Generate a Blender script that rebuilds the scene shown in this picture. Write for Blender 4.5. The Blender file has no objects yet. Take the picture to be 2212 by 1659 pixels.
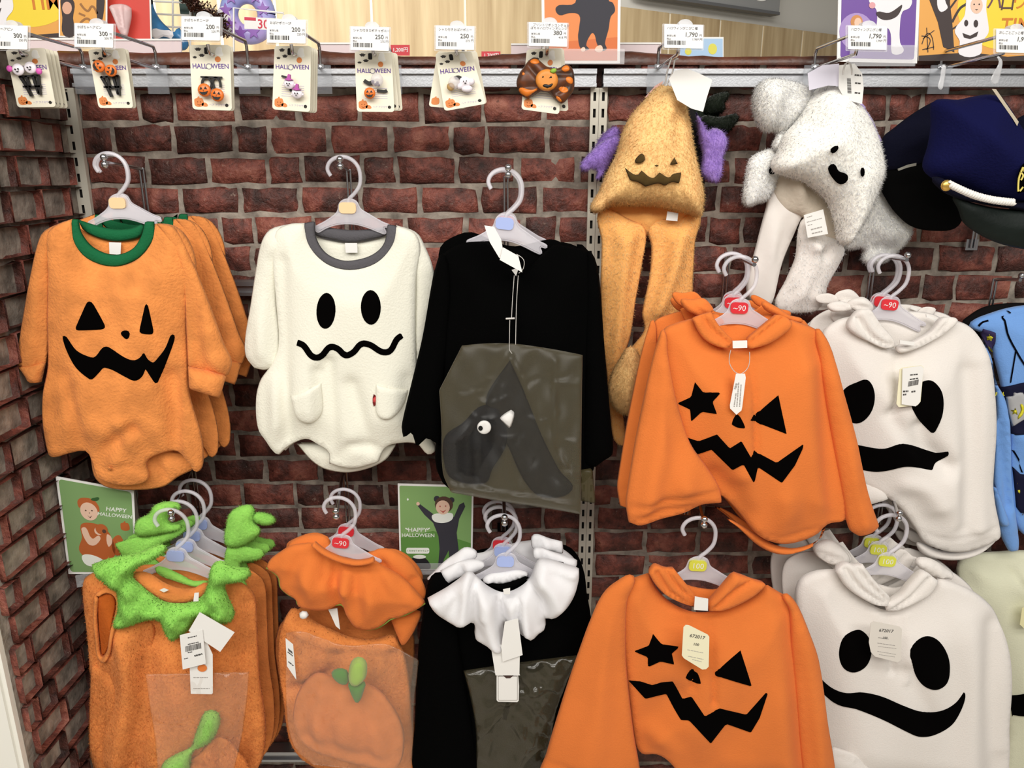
import bpy, math, random
import numpy as np
from mathutils import Vector, Matrix
from mathutils.geometry import delaunay_2d_cdt
R = math.radians
random.seed(7)
SC = bpy.context.scene
COL = SC.collection
# ------------------------------------------------------------------ camera, world, lights, exposure
F, CX, CY, PITCH = 1661.0, 1106.0, 829.5, R(16.0)
CAM = Vector((0, -1.45, 1.5))
cd = bpy.data.cameras.new('camera'); cam = bpy.data.objects.new('camera', cd); COL.objects.link(cam)
cd.sensor_width = 36; cd.lens = 36*F/2212; cd.clip_start = 0.02
cam.location = CAM; cam.rotation_euler = (R(90)-PITCH, 0, 0)
SC.camera = cam
w = bpy.data.worlds.new('shop_light'); SC.world = w; w.use_nodes = True
w.node_tree.nodes['Background'].inputs[0].default_value = (1.0, .95, .88, 1)
w.node_tree.nodes['Background'].inputs[1].default_value = .20
def area(name, loc, rot, sx, sy, power, color=(1, .965, .91)):
    l = bpy.data.lights.new(name, 'AREA'); l.shape = 'RECTANGLE'; l.size = sx; l.size_y = sy
    l.energy = power; l.color = color
    o = bpy.data.objects.new(name, l); COL.objects.link(o); o.location = loc; o.rotation_euler = rot
    return o
area('ceiling_lamp', (-.1, -1.7, 2.62), (R(36), 0, 0), 3.6, .4, 40)
area('ceiling_lamp', (.2, -2.9, 2.7), (R(52), 0, 0), 4.4, .5, 55)
area('ceiling_lamp', (0, 2.6, 3.3), (R(30), 0, 0), 5, .6, 140)
SC.view_settings.view_transform = 'Standard'; SC.view_settings.look = 'None'
SC.view_settings.gamma = 1; SC.view_settings.use_curve_mapping = False
SC.view_settings.exposure = 0.07

# ------------------------------------------------------------------ pixel rays
def ray(px, py):
    x, y = (px-CX)/F, (CY-py)/F
    c, s = math.cos(PITCH), math.sin(PITCH)
    return Vector((x, c+y*s, y*c-s))
def at(px, py, Y):
    d = ray(px, py); return CAM+d*((Y-CAM.y)/d.y)
def atx(px, py, X):
    d = ray(px, py); return CAM+d*((X-CAM.x)/d.x)

# ------------------------------------------------------------------ materials
def lin(h):
    h = h.lstrip('#'); v = [int(h[i:i+2], 16)/255 for i in (0, 2, 4)]
    return tuple(c/12.92 if c <= .04045 else ((c+.055)/1.055)**2.4 for c in v)+(1,)
MATS = {}
def mat(name, color='#888888', rough=.6, metal=0, bump=0, bscale=200, var=0, vscale=20, sheen=0, trans=0, alpha=1, emit=0, spec=.5, sss=0, alt=None):
    if name in MATS: return MATS[name]
    m = bpy.data.materials.new(name); MATS[name] = m; m.use_nodes = True
    nt = m.node_tree; b = nt.nodes['Principled BSDF']; L = nt.links.new
    c = lin(color); b.inputs['Base Color'].default_value = c
    b.inputs['Roughness'].default_value = rough; b.inputs['Metallic'].default_value = metal
    b.inputs['Specular IOR Level'].default_value = spec
    if sheen: b.inputs['Sheen Weight'].default_value = sheen; b.inputs['Sheen Roughness'].default_value = .6
    if trans: b.inputs['Transmission Weight'].default_value = trans
    if alpha < 1: b.inputs['Alpha'].default_value = alpha
    if emit: b.inputs['Emission Color'].default_value = c; b.inputs['Emission Strength'].default_value = emit
    if bump or var:
        tc = nt.nodes.new('ShaderNodeTexCoord')
    if bump:
        n = nt.nodes.new('ShaderNodeTexNoise'); n.inputs['Scale'].default_value = bscale; n.inputs['Detail'].default_value = 3
        L(tc.outputs['Object'], n.inputs['Vector'])
        bp = nt.nodes.new('ShaderNodeBump'); bp.inputs['Strength'].default_value = bump; bp.inputs['Distance'].default_value = .004
        L(n.outputs['Fac'], bp.inputs['Height']); L(bp.outputs['Normal'], b.inputs['Normal'])
    if var:
        n = nt.nodes.new('ShaderNodeTexNoise'); n.inputs['Scale'].default_value = vscale; n.inputs['Detail'].default_value = 4
        L(tc.outputs['Object'], n.inputs['Vector'])
        r = nt.nodes.new('ShaderNodeValToRGB')
        a = lin(alt) if alt else tuple(max(0, x*(1-var)) for x in c[:3])+(1,)
        d = c if alt else tuple(min(1, x*(1+var)) for x in c[:3])+(1,)
        r.color_ramp.elements[0].position = .32; r.color_ramp.elements[0].color = a
        r.color_ramp.elements[1].position = .68; r.color_ramp.elements[1].color = d
        L(n.outputs['Fac'], r.inputs['Fac']); L(r.outputs['Color'], b.inputs['Base Color'])
    return m
def pile(name, color, var=0, vscale=25, alt=None):
    """fur: light also passes through the hairs"""
    if name in MATS: return MATS[name]
    m = mat(name, color, .9, bump=.3, bscale=160, var=var, vscale=vscale, spec=.1, alt=alt)
    nt = m.node_tree; b = nt.nodes['Principled BSDF']; out = nt.nodes['Material Output']
    t = nt.nodes.new('ShaderNodeBsdfTranslucent'); mx = nt.nodes.new('ShaderNodeMixShader'); mx.inputs[0].default_value = .2
    t.inputs[0].default_value = lin(color)
    nt.links.new(b.outputs[0], mx.inputs[1]); nt.links.new(t.outputs[0], mx.inputs[2]); nt.links.new(mx.outputs[0], out.inputs[0])
    return m
def film(name, color, opac, rough=.25, bump=0, bscale=30, spec=.5, gloss=0):
    """clear plastic: part of the light goes straight through, the rest meets a milky glossy film"""
    if name in MATS: return MATS[name]
    m = mat(name, color, rough, bump=bump, bscale=bscale, spec=spec)
    nt = m.node_tree; b = nt.nodes['Principled BSDF']; out = nt.nodes['Material Output']
    t = nt.nodes.new('ShaderNodeBsdfTransparent'); mx = nt.nodes.new('ShaderNodeMixShader')
    mx.inputs[0].default_value = opac
    nt.links.new(t.outputs[0], mx.inputs[1]); nt.links.new(b.outputs[0], mx.inputs[2]); nt.links.new(mx.outputs[0], out.inputs[0])
    if gloss:
        lw = nt.nodes.new('ShaderNodeLayerWeight'); lw.inputs['Blend'].default_value = .25
        pw = nt.nodes.new('ShaderNodeMath'); pw.operation = 'POWER'; pw.inputs[1].default_value = 3; nt.links.new(lw.outputs['Facing'], pw.inputs[0])
        fr_ = nt.nodes.new('ShaderNodeMath'); fr_.operation = 'MULTIPLY_ADD'; fr_.inputs[1].default_value = .5; fr_.inputs[2].default_value = gloss; nt.links.new(pw.outputs[0], fr_.inputs[0])
        gs = nt.nodes.new('ShaderNodeBsdfGlossy')
        for q in nt.nodes:
            if q.type == 'BUMP': nt.links.new(q.outputs['Normal'], gs.inputs['Normal']); gs.inputs['Roughness'].default_value = .14
        m2 = nt.nodes.new('ShaderNodeMixShader'); nt.links.new(fr_.outputs[0], m2.inputs[0]); nt.links.new(mx.outputs[0], m2.inputs[1]); nt.links.new(gs.outputs[0], m2.inputs[2]); nt.links.new(m2.outputs[0], out.inputs[0])
    return m
def brick_mat(name='brick'):
    m = bpy.data.materials.new(name); MATS[name] = m; m.use_nodes = True
    nt = m.node_tree; N = nt.nodes.new; L = nt.links.new; b = nt.nodes['Principled BSDF']
    tc = N('ShaderNodeTexCoord'); oi = N('ShaderNodeObjectInfo')
    add = N('ShaderNodeVectorMath'); add.operation = 'ADD'
    sc_ = N('ShaderNodeVectorMath'); sc_.operation = 'SCALE'; sc_.inputs['Scale'].default_value = 7
    L(oi.outputs['Location'], sc_.inputs[0]); L(tc.outputs['Object'], add.inputs[0]); L(sc_.outputs[0], add.inputs[1])
    n1 = N('ShaderNodeTexNoise'); n1.inputs['Scale'].default_value = 22; n1.inputs['Detail'].default_value = 6; n1.inputs['Roughness'].default_value = .65
    n2 = N('ShaderNodeTexNoise'); n2.inputs['Scale'].default_value = 75; n2.inputs['Detail'].default_value = 5; n2.inputs['Roughness'].default_value = .75
    for n in (n1, n2): L(add.outputs[0], n.inputs['Vector'])
    r1 = N('ShaderNodeValToRGB'); e = r1.color_ramp.elements
    e[0].position = .3; e[0].color = lin('#331d18'); e[1].position = .72; e[1].color = lin('#a86a58')
    x = e.new(.45); x.color = lin('#5c332b'); x = e.new(.57); x.color = lin('#86493d')
    hv = N('ShaderNodeMath'); hv.operation = 'MULTIPLY_ADD'; hv.inputs[1].default_value = .20; hv.inputs[2].default_value = -.11
    L(oi.outputs['Random'], hv.inputs[0])
    ad = N('ShaderNodeMath'); ad.operation = 'ADD'; L(n1.outputs['Fac'], ad.inputs[0]); L(hv.outputs[0], ad.inputs[1]); L(ad.outputs[0], r1.inputs['Fac'])
    r2 = N('ShaderNodeValToRGB'); e = r2.color_ramp.elements
    e[0].position = .63; e[0].color = (0, 0, 0, 1); e[1].position = .75; e[1].color = (.75, .75, .75, 1)
    L(n2.outputs['Fac'], r2.inputs['Fac'])
    mx = N('ShaderNodeMix'); mx.data_type = 'RGBA'
    L(r2.outputs['Color'], mx.inputs['Factor']); L(r1.outputs['Color'], mx.inputs[6]); mx.inputs[7].default_value = lin('#b09a8a')
    r3 = N('ShaderNodeValToRGB'); e = r3.color_ramp.elements
    e[0].position = .3; e[0].color = (.28, .28, .28, 1); e[1].position = .42; e[1].color = (1, 1, 1, 1)
    L(n2.outputs['Fac'], r3.inputs['Fac'])
    mm = N('ShaderNodeMix'); mm.data_type = 'RGBA'; mm.blend_type = 'MULTIPLY'; mm.inputs['Factor'].default_value = 1
    L(mx.outputs[2], mm.inputs[6]); L(r3.outputs['Color'], mm.inputs[7]); L(mm.outputs[2], b.inputs['Base Color'])
    b.inputs['Roughness'].default_value = .55; b.inputs['Specular IOR Level'].default_value = .45
    bp = N('ShaderNodeBump'); bp.inputs['Strength'].default_value = 1.0; bp.inputs['Distance'].default_value = .012
    L(n1.outputs['Fac'], bp.inputs['Height']); L(bp.outputs['Normal'], b.inputs['Normal'])
    return m

# ------------------------------------------------------------------ object helpers
def link(o, parent=None):
    COL.objects.link(o)
    if parent is not None: o.parent = parent
    return o
def tag(o, label=None, cat=None, group=None, kind=None):
    if label: o['label'] = label
    if cat: o['category'] = cat
    if group: o['group'] = group
    if kind: o['kind'] = kind
    return o
def empty(name, loc=(0, 0, 0), rz=0, label=None, cat=None, group=None):
    o = bpy.data.objects.new(name, None); o.empty_display_size = .05
    o.location = loc; o.rotation_euler = (0, 0, rz)
    link(o); return tag(o, label, cat, group)
def copy_tree(o, parent=None):
    c = o.copy(); COL.objects.link(c); c.parent = parent
    for ch in list(o.children): copy_tree(ch, c)
    return c
_tx = {}
class MB:
    """collects simple solids, then links them as one mesh"""
    def __init__(s): s.v = []; s.f = []; s.sm = []
    def add(s, vs, fs, smooth=False):
        n = len(s.v); s.v += [tuple(x) for x in vs]; s.f += [tuple(i+n for i in f) for f in fs]; s.sm += [smooth]*len(fs); return s
    def box(s, c, d, rz=0):
        x, y, z = [k/2 for k in d]; ca, sa = math.cos(rz), math.sin(rz)
        P = [(c[0]+a*x*ca-b*y*sa, c[1]+a*x*sa+b*y*ca, c[2]+e*z) for a, b, e in
             ((-1,-1,-1),(1,-1,-1),(1,1,-1),(-1,1,-1),(-1,-1,1),(1,-1,1),(1,1,1),(-1,1,1))]
        return s.add(P, [(3,2,1,0),(4,5,6,7),(0,1,5,4),(1,2,6,5),(2,3,7,6),(3,0,4,7)])
    def tube(s, pts, r, n=8, cap=True):
        pts = [Vector(p) for p in pts]; rings = []; m = len(pts)
        rr = r if isinstance(r, (list, tuple)) else [r]*m
        up = None
        for i, p in enumerate(pts):
            t = (pts[min(i+1, m-1)]-pts[max(i-1, 0)]).normalized()
            if up is None:
                up = Vector((0, 0, 1)) if abs(t.z) < .9 else Vector((1, 0, 0))
            a = t.cross(up)
            if a.length < 1e-5: a = t.orthogonal()
            a.normalize(); b = a.cross(t).normalized(); up = b
            rings.append([p+a*(rr[i]*math.cos(2*math.pi*k/n))+b*(rr[i]*math.sin(2*math.pi*k/n)) for k in range(n)])
        V = [v for g in rings for v in g]; Fc = []
        for i in range(m-1):
            for k in range(n):
                Fc.append((i*n+k, i*n+(k+1) % n, (i+1)*n+(k+1) % n, (i+1)*n+k))
        s.add(V, [f[::-1] for f in Fc], True)
        if cap: s.add(rings[0], [tuple(range(n))]); s.add(rings[-1], [tuple(range(n))[::-1]])
        return s
    def ball(s, c, r, n=12, sc=(1, 1, 1)):
        V = [(c[0], c[1], c[2]+r*sc[2])]; h = n//2
        for i in range(1, h):
            t = math.pi*i/h
            for k in range(n):
                a = 2*math.pi*k/n
                V.append((c[0]+r*sc[0]*math.sin(t)*math.cos(a), c[1]+r*sc[1]*math.sin(t)*math.sin(a), c[2]+r*sc[2]*math.cos(t)))
        V.append((c[0], c[1], c[2]-r*sc[2])); Fc = []
        for k in range(n): Fc.append((0, 1+k, 1+(k+1) % n))
        for i in range(h-2):
            for k in range(n): Fc.append((1+i*n+k, 1+(i+1)*n+k, 1+(i+1)*n+(k+1) % n, 1+i*n+(k+1) % n))
        L = len(V)-1
        for k in range(n): Fc.append((L, 1+(h-2)*n+(k+1) % n, 1+(h-2)*n+k))
        return s.add(V, Fc, True)
    def plate(s, pts, y0=0., th=.001):
        """polygon given in (x, z), front face at y0, thickness th going back"""
        n = len(pts)
        ar = sum(pts[i][0]*pts[(i+1) % n][1]-pts[(i+1) % n][0]*pts[i][1] for i in range(n))
        if ar < 0: pts = pts[::-1]
        V = [(x, y0, z) for x, z in pts]+[(x, y0+th, z) for x, z in pts]
        return s.add(V, [tuple(range(n)), tuple(range(2*n-1, n-1, -1))]+[(i, n+i, n+(i+1) % n, (i+1) % n) for i in range(n)])
    def text(s, body, size, x=0, z=0, y=0, align='LEFT', rot=0, sx=1, bold=0):
        k = (body, align, bold)
        if k not in _tx:
            c = bpy.data.curves.new('t', 'FONT'); c.body = body; c.size = 1; c.resolution_u = 2; c.align_x = align; c.align_y = 'CENTER'; c.offset = bold
            o = bpy.data.objects.new('t', c); m = bpy.data.meshes.new_from_object(o)
            _tx[k] = ([tuple(v.co) for v in m.vertices], [tuple(p.vertices) for p in m.polygons])
            bpy.data.objects.remove(o); bpy.data.curves.remove(c); bpy.data.meshes.remove(m)
        V, Fc = _tx[k]; ca, sa = math.cos(rot), math.sin(rot)
        return s.add([(x+size*(v[0]*sx*ca-v[1]*sa), y, z+size*(v[0]*sx*sa+v[1]*ca)) for v in V], Fc)
    def build(s, name, m, parent=None, loc=(0, 0, 0), rot=(0, 0, 0), label=None):
        me = bpy.data.meshes.new(name); me.from_pydata(s.v, [], s.f)
        me.polygons.foreach_set('use_smooth', s.sm); me.update()
        me.materials.append(m)
        o = bpy.data.objects.new(name, me); o.location = loc; o.rotation_euler = rot
        link(o, parent)
        if label: o['label'] = label
        return o
def rrect(x0, z0, x1, z1, r, n=4):
    P = []
    for cx, cz, a0 in ((x1-r, z1-r, 0), (x0+r, z1-r, 90), (x0+r, z0+r, 180), (x1-r, z0+r, 270)):
        for k in range(n+1):
            a = R(a0+90*k/n); P.append((cx+r*math.cos(a), cz+r*math.sin(a)))
    return P
def ell(cx, cz, rx, rz, n=20, rot=0):
    c, s_ = math.cos(rot), math.sin(rot)
    return [(cx+rx*math.cos(2*math.pi*k/n)*c-rz*math.sin(2*math.pi*k/n)*s_, cz+rx*math.cos(2*math.pi*k/n)*s_+rz*math.sin(2*math.pi*k/n)*c) for k in range(n)]

# ------------------------------------------------------------------ soft goods: pads grown from an outline, with real thickness and folds
def smooth_poly(pts, closed=True, sub=6):
    """Hermite curve through the points; a third value marks a sharp corner"""
    n = len(pts); P = [np.array(p[:2], float) for p in pts]; sh = [len(p) > 2 for p in pts]; out = []
    for i in range(n if closed else n-1):
        j = (i+1) % n; a, b = P[i], P[j]
        pa = P[i-1] if (closed or i > 0) else a
        nb = P[(j+1) % n] if (closed or j < n-1) else b
        d = b-a; L = np.hypot(*d)
        def tan(q0, q, q1):
            v = (q1-q0); l0 = np.hypot(*(q-q0)); l1 = np.hypot(*(q1-q)); l = np.hypot(*v)
            return v/l*min(L, 2*min(l0, l1)) if l > 1e-9 else d
        ma = d if sh[i] else tan(pa, a, b); mb = d if sh[j] else tan(a, b, nb)
        for k in range(sub):
            t = k/sub; t2, t3 = t*t, t*t*t
            out.append((2*t3-3*t2+1)*a+(t3-2*t2+t)*ma+(-2*t3+3*t2)*b+(t3-t2)*mb)
    if not closed: out.append(P[-1])
    return np.array(out)
def resample(P, step, closed=True):
    Q = np.vstack([P, P[:1]]) if closed else P
    d = np.hypot(*(Q[1:]-Q[:-1]).T); s = np.concatenate([[0], np.cumsum(d)]); n = max(3 if closed else 2, int(round(s[-1]/step)))
    t = np.linspace(0, s[-1], n+1)
    if closed: t = t[:-1]
    return np.stack([np.interp(t, s, Q[:, 0]), np.interp(t, s, Q[:, 1])], 1)
def inside(P, poly):
    x, y = P[:, 0:1], P[:, 1:2]; a = poly; b = np.roll(poly, -1, 0)
    c = ((a[:, 1] > y) != (b[:, 1] > y))
    with np.errstate(divide='ignore', invalid='ignore'):
        xi = (b[:, 0]-a[:, 0])*(y-a[:, 1])/(b[:, 1]-a[:, 1])+a[:, 0]
    return (np.sum(c & (x < xi), 1) % 2) == 1
def segdist(P, A, B):
    out = np.full(len(P), 1e9)
    for k in range(0, len(A), 64):
        a, b = A[k:k+64], B[k:k+64]; d = b-a; L = np.maximum((d**2).sum(1), 1e-12)
        v = P[:, None, :]-a[None]; t = np.clip((v*d).sum(2)/L, 0, 1)
        q = v-t[..., None]*d; out = np.minimum(out, np.sqrt((q**2).sum(2)).min(1))
    return out
def stroke(pts, w, taper=False):
    P = resample(smooth_poly(pts, False), max(w*.35, 1e-4) if w < 1 else 5, False)
    t = np.gradient(P, axis=0); t /= np.maximum(np.hypot(*t.T)[:, None], 1e-9); n = np.stack([-t[:, 1], t[:, 0]], 1)*w/2
    if taper:
        n = n*np.minimum(1, .25+np.minimum(np.arange(len(P)), np.arange(len(P))[::-1])/len(P)*5)[:, None]
    return [tuple(p) for p in np.vstack([P+n, (P-n)[::-1]])]
class Pad:
    def __init__(s, poly, h0=0., T=.02, rim=.02, Tb=None, folds=(), noise=None, seed=0, base=None, tilt=(0, 0)):
        s.poly = poly; s.h0 = h0; s.T = T; s.rim = rim; s.Tb = T*.5 if Tb is None else Tb
        s.folds = folds; s.base = base; s.tilt = tilt; s.c = poly.mean(0)
        rg = np.random.RandomState(seed); s.waves = []
        if noise:
            amp, lu, lv = noise
            for k in range(7):
                s.waves.append((amp*rg.uniform(.5, 1.1)/2.2, rg.uniform(.6, 1.7)*6.28/lu*rg.choice([-1, 1]), rg.uniform(.3, 1.5)*6.28/lv, rg.uniform(0, 6.28)))
    def dist(s, P): return segdist(P, s.poly, np.roll(s.poly, -1, 0))
    def prof(s, d):
        if s.rim < .025 or s.T > .04:
            k = np.clip(d/s.rim, 0, 1); return np.sqrt(np.maximum(0, 1-(1-k)**2))
        k = np.clip(d/.008, 0, 1); q = np.clip(d/(s.rim*1.5), 0, 1)          # cloth: a thin turned edge, then a slow swell
        return .34*np.sqrt(np.maximum(0, 1-(1-k)**2))+.66*q*q*(3-2*q)
    def front(s, P, d=None):
        if d is None: d = s.dist(P)*inside(P, s.poly)
        prof = s.prof(d)
        h = s.h0+s.T*prof+(s.base.front(P) if s.base else 0)+(P[:, 0]-s.c[0])*s.tilt[0]+(P[:, 1]-s.c[1])*s.tilt[1]
        if s.waves: h = h+prof*sum(a*np.sin(ku*P[:, 0]+kv*P[:, 1]+ph) for a, ku, kv, ph in s.waves)
        for f in s.folds:
            L, w_, a_ = f; L = np.asarray(L)
            e = np.exp(-(segdist(P, L[:-1], L[1:])/w_)**2)
            h = h+prof*a_*e
        return h
    def back(s, P, d):
        prof = s.prof(d)
        return s.h0-s.Tb*prof+(s.base.front(P) if s.base else 0)+(P[:, 0]-s.c[0])*s.tilt[0]+(P[:, 1]-s.c[1])*s.tilt[1]
    def mesh(s, name, m, step):
        lo, hi = s.poly.min(0), s.poly.max(0)
        xs = np.arange(lo[0]+step*.5, hi[0], step); zs = np.arange(lo[1]+step*.5, hi[1], step*.866)
        G = np.array([(x+(step*.5 if j % 2 else 0), z) for j, z in enumerate(zs) for x in xs]) if len(xs) and len(zs) else np.zeros((0, 2))
        if len(G):
            G = G[inside(G, s.poly)]
            if len(G): G = G[s.dist(G) > step*1.0]
        nb = len(s.poly); t_ = np.roll(s.poly, -1, 0)-np.roll(s.poly, 1, 0); t_ /= np.maximum(np.hypot(*t_.T)[:, None], 1e-9)
        O = s.poly+np.stack([-t_[:, 1], t_[:, 0]], 1)*step*.42; O2 = s.poly-np.stack([-t_[:, 1], t_[:, 0]], 1)*step*.42
        if inside(O2, s.poly).sum() > inside(O, s.poly).sum(): O = O2
        O = O[inside(O, s.poly)]                               # a ring just inside the edge keeps the rim even
        if len(O): O = O[s.dist(O) > step*.36]
        A = np.vstack([s.poly, O, G])
        r = delaunay_2d_cdt([Vector(p) for p in A], [(i, (i+1) % nb) for i in range(nb)], [], 0, 1e-7)
        V = np.array([tuple(v) for v in r[0]]); T = np.array([f for f in r[2] if len(f) == 3])
        T = T[inside(V[T].mean(1), s.poly)]
        d = s.dist(V); edge = d < 1e-6; d[edge] = 0; hf = s.front(V, d); hb = s.back(V, d); n = len(V)
        idx = np.arange(n); bi = np.where(edge, idx, -1); k = (~edge).sum(); bi[~edge] = n+np.arange(k)
        VV = np.vstack([np.stack([V[:, 0], -hf, V[:, 1]], 1), np.stack([V[:, 0], -hb, V[:, 1]], 1)[~edge]])
        e1 = V[T[:, 1]]-V[T[:, 0]]; e2 = V[T[:, 2]]-V[T[:, 0]]; ccw = (e1[:, 0]*e2[:, 1]-e1[:, 1]*e2[:, 0]) > 0
        T = np.where(ccw[:, None], T, T[:, ::-1]); s.nfront = len(T)
        FF = np.vstack([T, bi[T][:, ::-1]])
        me = bpy.data.meshes.new(name); me.from_pydata(VV.tolist(), [], FF.tolist())
        me.polygons.foreach_set('use_smooth', [s.T > .0025 or bool(s.base)]*len(FF)); me.update(); me.materials.append(m)
        return me
FUR = {}
def furry(base, color, **k): FUR[base.name] = pile(base.name+'_pile', color, **k)
def fur(o, count, length, width, m, seed=1, droop=.5, name='pile', front_only=True):
    """short pile: thin blades rooted on the cloth, with the normals of the cloth"""
    me = o.data; n = len(me.vertices); co = np.empty(n*3); me.vertices.foreach_get('co', co); co = co.reshape(-1, 3)
    no = np.empty(n*3); me.vertices.foreach_get('normal', no); no = no.reshape(-1, 3)
    T = np.array([p.vertices[:] for p in me.polygons])
    ar = np.linalg.norm(np.cross(co[T[:, 1]]-co[T[:, 0]], co[T[:, 2]]-co[T[:, 0]]), axis=1)
    rg = np.random.RandomState(seed)
    fy = no[T].mean(1)[:, 1]; ar = ar*np.where(fy < .25, 1, .05)
    k = rg.choice(len(T), count, p=ar/ar.sum()); u, v = rg.rand(count), rg.rand(count); f = u+v > 1; u[f] = 1-u[f]; v[f] = 1-v[f]
    def mixv(X): return X[T[k, 0]]*(1-u-v)[:, None]+X[T[k, 1]]*u[:, None]+X[T[k, 2]]*v[:, None]
    P = mixv(co); Nn = mixv(no); Nn /= np.maximum(np.linalg.norm(Nn, axis=1)[:, None], 1e-6)
    D = Nn*.42+rg.randn(count, 3)*.36+np.array([0, 0, -droop]); D /= np.linalg.norm(D, axis=1)[:, None]
    D *= (length*rg.uniform(.6, 1.2, count))[:, None]
    S = np.cross(D, Nn+rg.randn(count, 3)*.2); S /= np.maximum(np.linalg.norm(S, axis=1)[:, None], 1e-6); S *= width/2
    G = np.cross(S, D); fl_ = G[:, 1] > 0; S[fl_] *= -1
    V = np.empty((count, 3, 3)); V[:, 0] = P-S; V[:, 1] = P+S; V[:, 2] = P+D
    me2 = bpy.data.meshes.new(name); me2.from_pydata(V.reshape(-1, 3).tolist(), [], np.arange(count*3).reshape(-1, 3).tolist())
    me2.polygons.foreach_set('use_smooth', [True]*count)
    me2.update(); me2.normals_split_custom_set_from_vertices(np.repeat(Nn, 3, 0).tolist())
    me2.materials.append(FUR.get(m.name) or m)
    q = bpy.data.objects.new(name, me2); link(q, o); q['kind'] = 'stuff'
    return q
class Goods:
    """a soft thing hung at a depth of its own; outlines are read off in the frame fr = (x0, y0, scale)"""
    def __init__(s, name, label, cat, anchor, Y, yaw=0., fr=(0, 0, 1), group=None):
        s.fr = fr; s.yaw = yaw
        px, py = s.px(anchor); s.o = at(px, py, Y)
        s.u = Vector((math.cos(yaw), math.sin(yaw), 0)); s.n = Vector((math.sin(yaw), -math.cos(yaw), 0))
        s.root = empty(name, s.o, yaw, label, cat, group); s.k = 0
    def px(s, p): return s.fr[0]+p[0]*s.fr[2], s.fr[1]+p[1]*s.fr[2]
    def uv(s, p, h=0.):
        d = ray(*s.px(p)); q = s.o+s.n*h; t = (q-CAM).dot(s.n)/d.dot(s.n); e = CAM+d*t-s.o
        return (e.dot(s.u), e.z)
    def poly(s, pts, h=0., smooth=True, step=.006):
        if smooth: pts = smooth_poly(pts)
        return resample(np.array([s.uv(p, h) for p in pts]), step)
    def fold(s, pts, w_, a_, h=0.):
        P = smooth_poly(pts, False) if len(pts) > 2 else np.array(pts, float)
        return (np.array([s.uv(p, h) for p in P]), w_, a_)
    def part(s, name, pts, m, h0=0., T=.02, rim=.02, Tb=None, folds=(), step=.008, smooth=True, noise=None, parent=None, tilt=(0, 0), label=None, base=None):
        s.k += 1
        if not smooth and T <= .0025 and base is None:
            mb = MB(); mb.plate([s.uv(p, h0) for p in pts], -(h0+T), T); o = mb.build(name, m, parent or s.root, label=label)
            pad = Pad(np.array([s.uv(p, h0) for p in pts]), h0, T, .001); pad.o = o; return pad
        P = s.poly(pts, h0 if not base else h0+base.h0+base.T, smooth, step)
        pad = Pad(P, h0, T, rim, Tb, [s.fold(f[0], f[1], f[2]*(1.9 if rim >= .03 and T < .04 else 1.45), h0) for f in folds], noise, s.k+int(abs(s.o.x)*100), base, tilt)
        o = bpy.data.objects.new(name, pad.mesh(name, m, step)); link(o, parent or s.root)
        if label: o['label'] = label
        pad.o = o; return pad
    def on(s, name, pts, pad, m, T=.0018, smooth=True, step=.004, parent=None, rim=.002, label=None, lift=-.0005):
        """a patch lying on the front of a pad"""
        q = smooth_poly(pts) if smooth else np.array([p[:2] for p in pts], float)
        h = pad.h0+pad.T*.9; P = np.array([s.uv(p, h) for p in q])
        hh = pad.front(P); P = np.array([s.uv(p, x) for p, x in zip(q, hh)]); P = resample(P, step)
        d = Pad(P, lift, T, rim, .0006, base=pad)
        o = bpy.data.objects.new(name, d.mesh(name, m, step)); link(o, parent or pad.o)
        if label: o['label'] = label
        d.o = o; return d
def crinkles(seed, x0, y0, x1, y1, n, L=70, w=.0026, a=.0028):
    rg = random.Random(seed); out = []
    for k in range(n):
        x, y, t, l = rg.uniform(x0, x1), rg.uniform(y0, y1), rg.uniform(0, 6.28), rg.uniform(.4, 1.2)*L
        m = (x+l*.5*math.cos(t)+rg.uniform(-.2, .2)*l, y+l*.5*math.sin(t)+rg.uniform(-.2, .2)*l)
        out.append(([(x, y), m, (x+l*math.cos(t), y+l*math.sin(t))], w, a*rg.choice([-1, 1, 1])))
    return out
def behind(g, dY, label, dx=0., dz=0., rot=None, flat=.42):
    """another of the same, hung further back on the same arm"""
    c = copy_tree(g.root); c.location = g.o+Vector((dx, dY, dz))
    if rot is not None: c.rotation_euler = (0, 0, g.yaw+rot)
    c['label'] = label; c.scale = (1, flat, 1)
    return c

# ------------------------------------------------------------------ the shell: brick walls
ZR = [at(1106, y, 0).z for y in (335, 528)]
PITCHZ = (ZR[0]-ZR[1])/3
BW = .1095
XL = at(164, 365, 0).x                                     # the corner with the side wall
ZTOP = at(1106, 126, 0).z
E1 = atx(6, 1400, XL); YF = E1.y                            # front edge of the side wall
rows = range(-3, 33)
COVER = [[(60,500),(130,480),(330,480),(420,500),(530,780),(500,1000),(230,1050),(100,980),(40,790)], [(590,490),(860,490),(930,560),(930,960),(560,1000),(540,780)],
         [(950,520),(1250,520),(1300,680),(1310,980),(1280,1100),(960,1070),(880,940)], [(1290,440),(1520,440),(1500,700),(1320,960)], [(1400,690),(1740,680),(1880,1140),(1700,1190),(1340,1120)],
         [(1740,680),(2060,690),(2150,1180),(1780,1190)], [(190,1270),(330,1140),(580,1160),(600,1659),(200,1659)], [(620,1170),(900,1200),(900,1659),(620,1659)], [(930,1220),(1260,1190),(1290,1659),(890,1659)],
         [(1370,1260),(1680,1250),(1800,1659),(1180,1659)], [(1680,1230),(2060,1230),(2180,1659),(1780,1659)], [(2130,690),(2230,660),(2230,1200),(2140,1200)], [(1350,270),(1480,200),(1520,440),(1290,440)], [(1700,200),(1850,250),(1960,520),(1820,560),(1640,650)], [(1950,230),(2230,220),(2230,520),(1950,460)]]
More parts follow.
